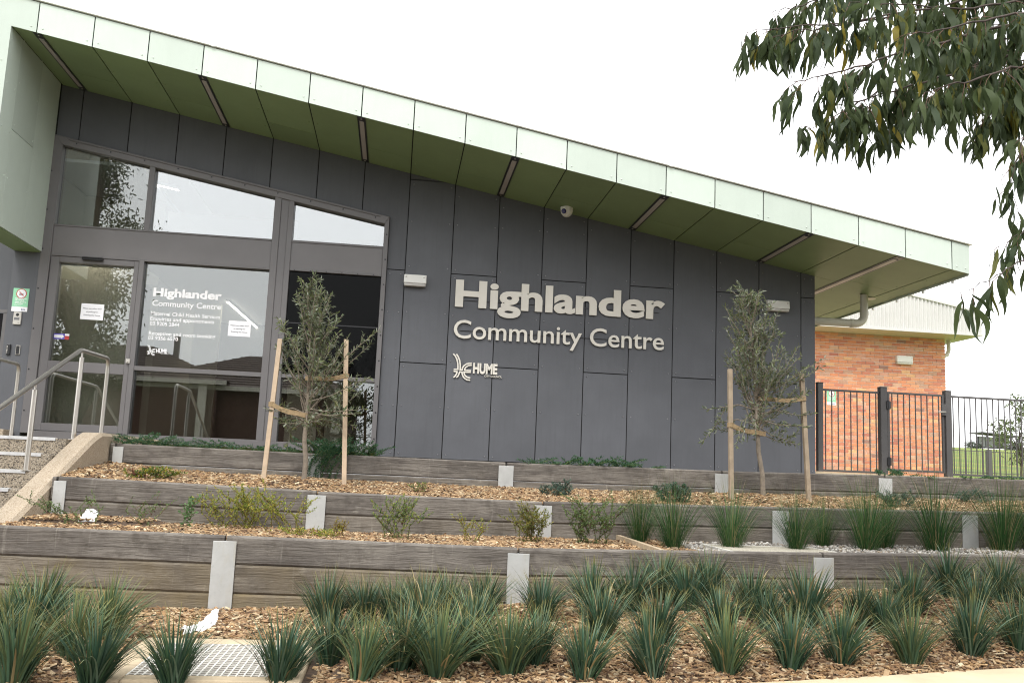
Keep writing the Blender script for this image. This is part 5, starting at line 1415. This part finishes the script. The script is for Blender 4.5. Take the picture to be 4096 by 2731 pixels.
BR = [([(4350, -100), (3950, -20), (3600, 60), (3300, 110), (3060, 150)], 4.5, .05, .16),
      ([(4350, 40), (3950, 120), (3600, 220), (3330, 290), (3170, 330)], 4.15, .042, .17),
      ([(4350, 140), (4000, 230), (3700, 330), (3450, 400), (3300, 430)], 4.5, .042, .17),
      ([(4300, -200), (3800, -150), (3450, -40), (3200, 20), (3090, 50)], 4.8, .05, .16),
      ([(4350, 200), (4080, 260), (3850, 330), (3700, 370)], 3.9, .04, .18),
      ([(4350, 0), (4050, 60), (3800, 110), (3620, 150)], 4.0, .042, .18),
      ([(4350, -60), (4100, 0), (3850, 30), (3600, 20), (3400, 10)], 4.3, .045, .17),
      ([(4400, 80), (4180, 150), (4020, 200), (3900, 260)], 4.6, .04, .18),
      ([(4400, -120), (4150, -60), (3950, 0), (3750, 60), (3550, 90)], 5.1, .036, .19),
      ([(4400, 60), (4200, 130), (4000, 160), (3800, 220), (3650, 270)], 5.3, .036, .19),
      ([(4400, 220), (4230, 260), (4060, 300), (3920, 360), (3800, 390)], 5.0, .036, .19),
      ([(4380, 300), (4200, 340), (4080, 380), (3990, 420)], 4.4, .036, .18),
      ([(4300, -160), (4000, -120), (3700, -100), (3400, -60), (3250, -40)], 5.2, .036, .2),
      ([(4400, -40), (4250, 20), (4080, 60), (3900, 130), (3780, 190)], 5.5, .034, .2),
      ([(4400, 120), (4280, 160), (4120, 230), (3980, 290), (3900, 320)], 5.4, .034, .2),
      ([(4400, -200), (4200, -180), (3980, -130), (3800, -60), (3680, 0)], 4.7, .034, .2),
      ([(4400, 200), (4300, 230), (4150, 280), (4050, 340)], 4.7, .034, .18),
      ([(3700, 250), (3480, 380), (3340, 470), (3230, 520)], 4.4, .05, .15),
      ([(3900, 330), (3700, 420), (3560, 490), (3450, 520)], 4.7, .05, .15),
      ([(4150, 330), (4020, 430), (3930, 480)], 4.2, .05, .15),
      ([(3600, 60), (3350, 100), (3120, 110), (2990, 130)], 4.6, .07, .12),
      ([(4380, 330), (4200, 430), (4090, 560), (4050, 700), (4040, 830)], 4.0, .05, .12),
      ([(4380, 800), (4200, 860), (4080, 930), (4000, 985)], 4.05, .09, .10),
      ([(4400, 930), (4200, 970), (4060, 1050), (3940, 1130), (3820, 1180)], 3.95, .10, .11),
      ([(4400, 520), (4230, 640), (4120, 800), (4100, 920), (4080, 1010)], 4.2, .07, .12)]
for bi, (pts, Y, te, tl) in enumerate(BR):
    P3 = [G(a_, c_, Y + .12 * math.sin(i * 1.7)) for i, (a_, c_) in enumerate(pts)]
    s0 = P3[0]
    if pts[0][0] < 4200: gum_branch(P3, .006, te, tl); continue
    j0 = fork + np.array((0, 0, max(-.9, min(1.2, s0[2] - 3.6))))
    gb.tube([tuple(j0), tuple(j0 * .4 + s0 * .6 + np.array((0, 0, .12))), tuple(s0)], [.035, .022, .012], 8, caps=False)
    gum_branch(P3, .009 if bi < len(BR) - 4 else .005, te, tl, 1. if bi < len(BR) - 4 else .3)
n_view = len(GL)
for k in range(46):                                     # the rest of the crown, above and to the right of the view
    a_ = rng.uniform(0, 6.28); r_ = rng.uniform(.6, 1.9); z_ = rng.uniform(3.6, 6.6)
    e_ = np.array((4.8 + .5 + math.cos(a_) * r_ * .8, 4.3 + math.sin(a_) * r_, z_)); s0 = np.array((4.75, 4.5, max(2.8, z_ - .9)))
    px_, py_, zz_ = proj(e_)
    if zz_ > 0 and -100 < px_ < 4250 and py_ > -350: continue
    gum_branch([s0, s0 * .5 + e_ * .5 + np.array((0, 0, .1)), e_], .014, .07, .18)
gb.build('branches', M['gum_bark'], gm); gtw.build('twigs', M['twig'], gm, kind='stuff')
GC = [(.06, .085, .035), (.075, .105, .04), (.048, .07, .032), (.095, .125, .055), (.065, .095, .05), (.13, .14, .035), (.24, .20, .03)]
GP = [.25, .22, .18, .13, .12, .07, .03]
def gum_leaf(seed):
    r = random.Random(seed); n_ = 8; vs = []; sick = r.uniform(-.22, .22); wm = r.uniform(.065, .11); cup = r.uniform(.0, .25)
    for i in range(n_ + 1):
        s_ = i / n_; w = wm * (math.sin(math.pi * min(1., s_ * .96 + .03) ** .75) ** .9) if i < n_ else .003
        if i == 0: w = .008
        jag = 1 + (r.uniform(-.3, .08) if r.random() < .35 else 0)
        yc = sick * math.sin(math.pi * s_ * .9); zc2 = .08 * math.sin(s_ * 5 + seed)
        vs += [(s_, yc - w * jag, zc2 + cup * w), (s_, yc, zc2), (s_, yc + w * (2 - jag if jag < 1 else jag) * .95, zc2 + cup * w)]
    fs = []
    for i in range(n_): a_ = 3 * i; fs += [(a_, a_ + 1, a_ + 4, a_ + 3), (a_ + 1, a_ + 2, a_ + 5, a_ + 4)]
    return np.array(vs), np.array(fs)
GLM = [gum_leaf(s_) for s_ in range(8)]
glm_me = []
for li, (vs, fs) in enumerate(GLM):
    for ci in (0, 1, 2, 3, 4, 5):
        ob = raw_mesh('leaf', M['gleaf'], vs, [fs], 1, len(vs), [GC[ci]], None, None, True); me = ob.data; bpy.data.objects.remove(ob); glm_me.append(me)
cand = []
for i, (p, d_) in enumerate(GL):
    px_, py_, zz_ = proj(p); down = np.array((0, 0, -1.)) + d_ * .35 + rng.normal(0, .22, 3)
    down /= np.linalg.norm(down); nr = rng.normal(0, 1, 3); ln = rng.uniform(.085, .195)
    cand.append((p, down, nr, ln, i < n_view and zz_ > 0 and 2850 < px_ < 4096 and -150 < py_ < 1400, zz_))
inview = [i for i, c_ in enumerate(cand) if c_[4]]; inview.sort(key=lambda i: cand[i][5]); single = set(inview[:300])
for i in inview[:300]:
    p, dn, nr, ln, _, _ = cand[i]; Rm = rotmats(dn[None], nr[None])[0] * ln
    o = link('leaf', glm_me[rng.integers(0, 8) * 6 + rng.choice(6, p=np.array(GP[:6]) / sum(GP[:6]))], gm)
    q = p - np.array(BASE[gm.name]); m4 = Matrix.Identity(4)
    for a_ in range(3):
        for c_ in range(3): m4[a_][c_] = Rm[a_, c_]
        m4[a_][3] = q[a_]
    o.matrix_local = m4
others = [c_ for i, c_ in enumerate(cand) if i not in single]
Vs = []; Cs = []; Fs = []; off = 0
P_ = np.array([c_[0] for c_ in others]); Dn = np.array([c_[1] for c_ in others]); Nr = np.array([c_[2] for c_ in others]); Ln = np.array([c_[3] for c_ in others])
Rm = rotmats(Dn, Nr) * Ln[:, None, None]; pick = rng.integers(0, 8, len(others)); ccol = np.array(GC)[rng.choice(7, len(others), p=np.array(GP) / sum(GP))] * rng.uniform(.8, 1.15, (len(others), 1))
gbase = np.array(BASE[gm.name])
for li in range(8):
    ix = np.where(pick == li)[0]; vs, fs = GLM[li]; k = len(vs)
    V_ = (np.einsum('nij,kj->nki', Rm[ix], vs) + (P_[ix] - gbase)[:, None, :]).reshape(-1, 3)
    Vs.append(V_); Cs.append(np.repeat(ccol[ix], k, axis=0)); Fs.append((fs[None] + (np.arange(len(ix)) * k)[:, None, None]).reshape(-1, 4) + off); off += len(V_)
V_ = np.concatenate(Vs); raw_mesh('crown', M['gleaf'], V_, [np.concatenate(Fs)], 1, len(V_), None, gm, 'stuff', True, np.concatenate(Cs))

# ================================================================== FAR TREES, SAPLING
def bushy(name, loc, h, w, trunk_h, n_, leaf, cols, label, cat='tree', shape=1., clumps=26, tr=1.):
    t = thing(name, loc, label, cat); l_ = np.array(loc)
    mb = MB().tube([tuple(l_ - (0, 0, .2)), tuple(l_ + (0, 0, trunk_h * .6)), tuple(l_ + (.05 * w, 0, h * .7))], [.035 * h * tr, .028 * h * tr, .008 * h * tr], 8)
    C_ = []
    for k in range(clumps):
        a_ = rng.uniform(0, 6.28); u = rng.random(); zz = trunk_h + (h - trunk_h) * u; r_ = w / 2 * math.sqrt(max(.05, math.sin(math.pi * (u * .85 + .12)))) * rng.uniform(.3, 1.)
        c_ = l_ + np.array((math.cos(a_) * r_, math.sin(a_) * r_, zz)); C_.append(c_)
        mb.tube([tuple(l_ + (0, 0, max(trunk_h * .5, zz * .55))), tuple((l_ + (0, 0, zz * .8)) * .5 + c_ * .5), tuple(c_)], [.012 * h * tr, .008 * h * tr, .003 * h * tr], 5, caps=False)
    mb.build('trunk', M['gum_bark'], t)
    C_ = np.array(C_); P_ = C_[rng.integers(0, len(C_), n_)] + rng.normal(0, 1, (n_, 3)) * np.array((.11, .11, .10)) * w * shape
    Rm = rotmats(rand_dirs(n_) + np.array((0, 0, -.6)), rand_dirs(n_)) * np.stack([leaf * rng.uniform(.7, 1.3, n_), leaf * .4 * np.ones(n_), leaf * np.ones(n_)], 1)[:, None, :]
    c_ = np.array(cols)[rng.integers(0, len(cols), n_)] * rng.uniform(.75, 1.25, (n_, 1))
    mass('crown', M['leaf'], LEAF6, LEAF6F, Rm, P_, c_, t, 'stuff'); return t
p = onY(4085, 1900, 25.); bushy('sapling', (p[0], 25., hill(p[0], 25.)), 2.6, 1.3, .9, 900, .12, [(.12, .16, .07), (.16, .19, .09)], 'thin leaved sapling behind the barred fence', clumps=18, tr=.3)
p = onY(3893, 1775, 238.); bushy('far_bush', (p[0], 238., hill(p[0], 238.) - .5), 2.6, 4., .4, 1500, .4, [(.10, .13, .09), (.13, .15, .11)], 'grey green bush beside the park shelter', 'bush')
p = onY(4062, 1775, 238.); bushy('far_bush', (p[0], 238., hill(p[0], 238.) - .5), 3.0, 5., .4, 1200, .5, [(.10, .13, .09), (.13, .15, .11)], 'grey green bush past the right end of the park shelter', 'bush')

# ================================================================== ACROSS THE STREET (mirrored in the glazing)
M['house_brick'] = simple('house_brick', (.10, .056, .043), .9, var=.2, scale=8)
M['tile'] = simple('brown_roof_tile', (.085, .06, .05), .8, var=.3, scale=4)
M['fasc'] = simple('cream_trim', (.55, .52, .46), .6)
def house(x, y, w, d, hw, hr, label, mat):
    h = thing('house', (x, y, .08), label, 'house')
    MB().box(x - w / 2, x + w / 2, y - d / 2, y + d / 2, .0, hw).build('wall', mat, h)
    o_ = .5; rl = max(.4, w - d) / 2
    vs = [(x - w / 2 - o_, y - d / 2 - o_, hw), (x + w / 2 + o_, y - d / 2 - o_, hw), (x + w / 2 + o_, y + d / 2 + o_, hw), (x - w / 2 - o_, y + d / 2 + o_, hw), (x - rl, y, hw + hr), (x + rl, y, hw + hr)]
    rf = MB().add(vs, [(0, 1, 5, 4), (1, 2, 5), (2, 3, 4, 5), (3, 0, 4), (3, 2, 1, 0)]).build('roof', M['tile'], h)
    MB().box(x + w * .2, x + w * .2 + .25, y + .5, y + .75, hw + hr * .4, hw + hr + .5).build('flue', M['frame'], rf)
    rw = MB()
    k_ = 14
    for i in range(1, k_):                                # raised tile courses on the street side
        t_ = i / k_; z_ = hw + hr * t_; yy = y + d / 2 + o_ - (d / 2 + o_) * t_; xa = x - w / 2 - o_ + (w / 2 + o_ - rl) * t_; xb = x + w / 2 + o_ - (w / 2 + o_ - rl) * t_
        rw.box(xa, xb, yy - .03, yy + .04, z_ - .02, z_ + .03)
    rw.build('tile_courses', M['tile'], rf)
    MB().box(x - w / 2 - o_, x + w / 2 + o_, y + d / 2 + o_ - .03, y + d / 2 + o_ + .03, hw - .2, hw).build('gutter', M['fasc'], h)
    for i in range(3):
        xx = x - w * .32 + i * w * .3
        wd = MB().box(xx - .8, xx + .8, y + d / 2, y + d / 2 + .06, .9, 2.3).build('window', M['fasc'], h)
        MB().box(xx - .7, xx + .7, y + d / 2 + .06, y + d / 2 + .08, 1., 2.2).build('pane', M['glass_dark'], wd)
    MB().box(x + w * .42, x + w * .46, y + d / 2 + .3, y + d / 2 + .34, .08, hw).build('verandah_post', M['fasc'], h)
house(-13., -24., 9.5, 8., 5.2, 1.9, 'two storey brick house with brown tiled hip roof across the street', M['house_brick'])
house(-7.2, -25., 10., 9., 5.0, 2.0, 'wide brick house with brown tiled roof across the street', M['house_brick'])
house(4.5, -26., 9., 9., 4.2, 2.2, 'brick house with low tiled roof opposite the big lettering', M['house_brick'])
house(17., -26., 13., 10., 3.6, 3., 'rendered house with tiled hip roof across the street', M['fasc'])
house(33., -25., 14., 10., 3.8, 3., 'brick house farther along the street', M['house_brick'])
house(-28., -25., 14., 10., 3.8, 3., 'brick house at the left end of the street', M['house_brick'])
TG = [(.05, .07, .03), (.065, .085, .035), (.04, .055, .025), (.09, .10, .04)]
bushy('street_tree', (-10.0, -6.5, .05), 11.2, 3.6, 2.8, 16000, .15, TG, 'tall street gum mirrored in the entrance door', clumps=44)
bushy('street_tree', (1.2, -12.5, .05), 8.0, 4.5, 2.6, 9000, .17, TG, 'street gum mirrored in the dark screened window', clumps=36)
bushy('street_tree', (12., -11., .05), 9.5, 5.5, 2.6, 7000, .2, TG, 'street gum standing opposite the charcoal wall', clumps=36)
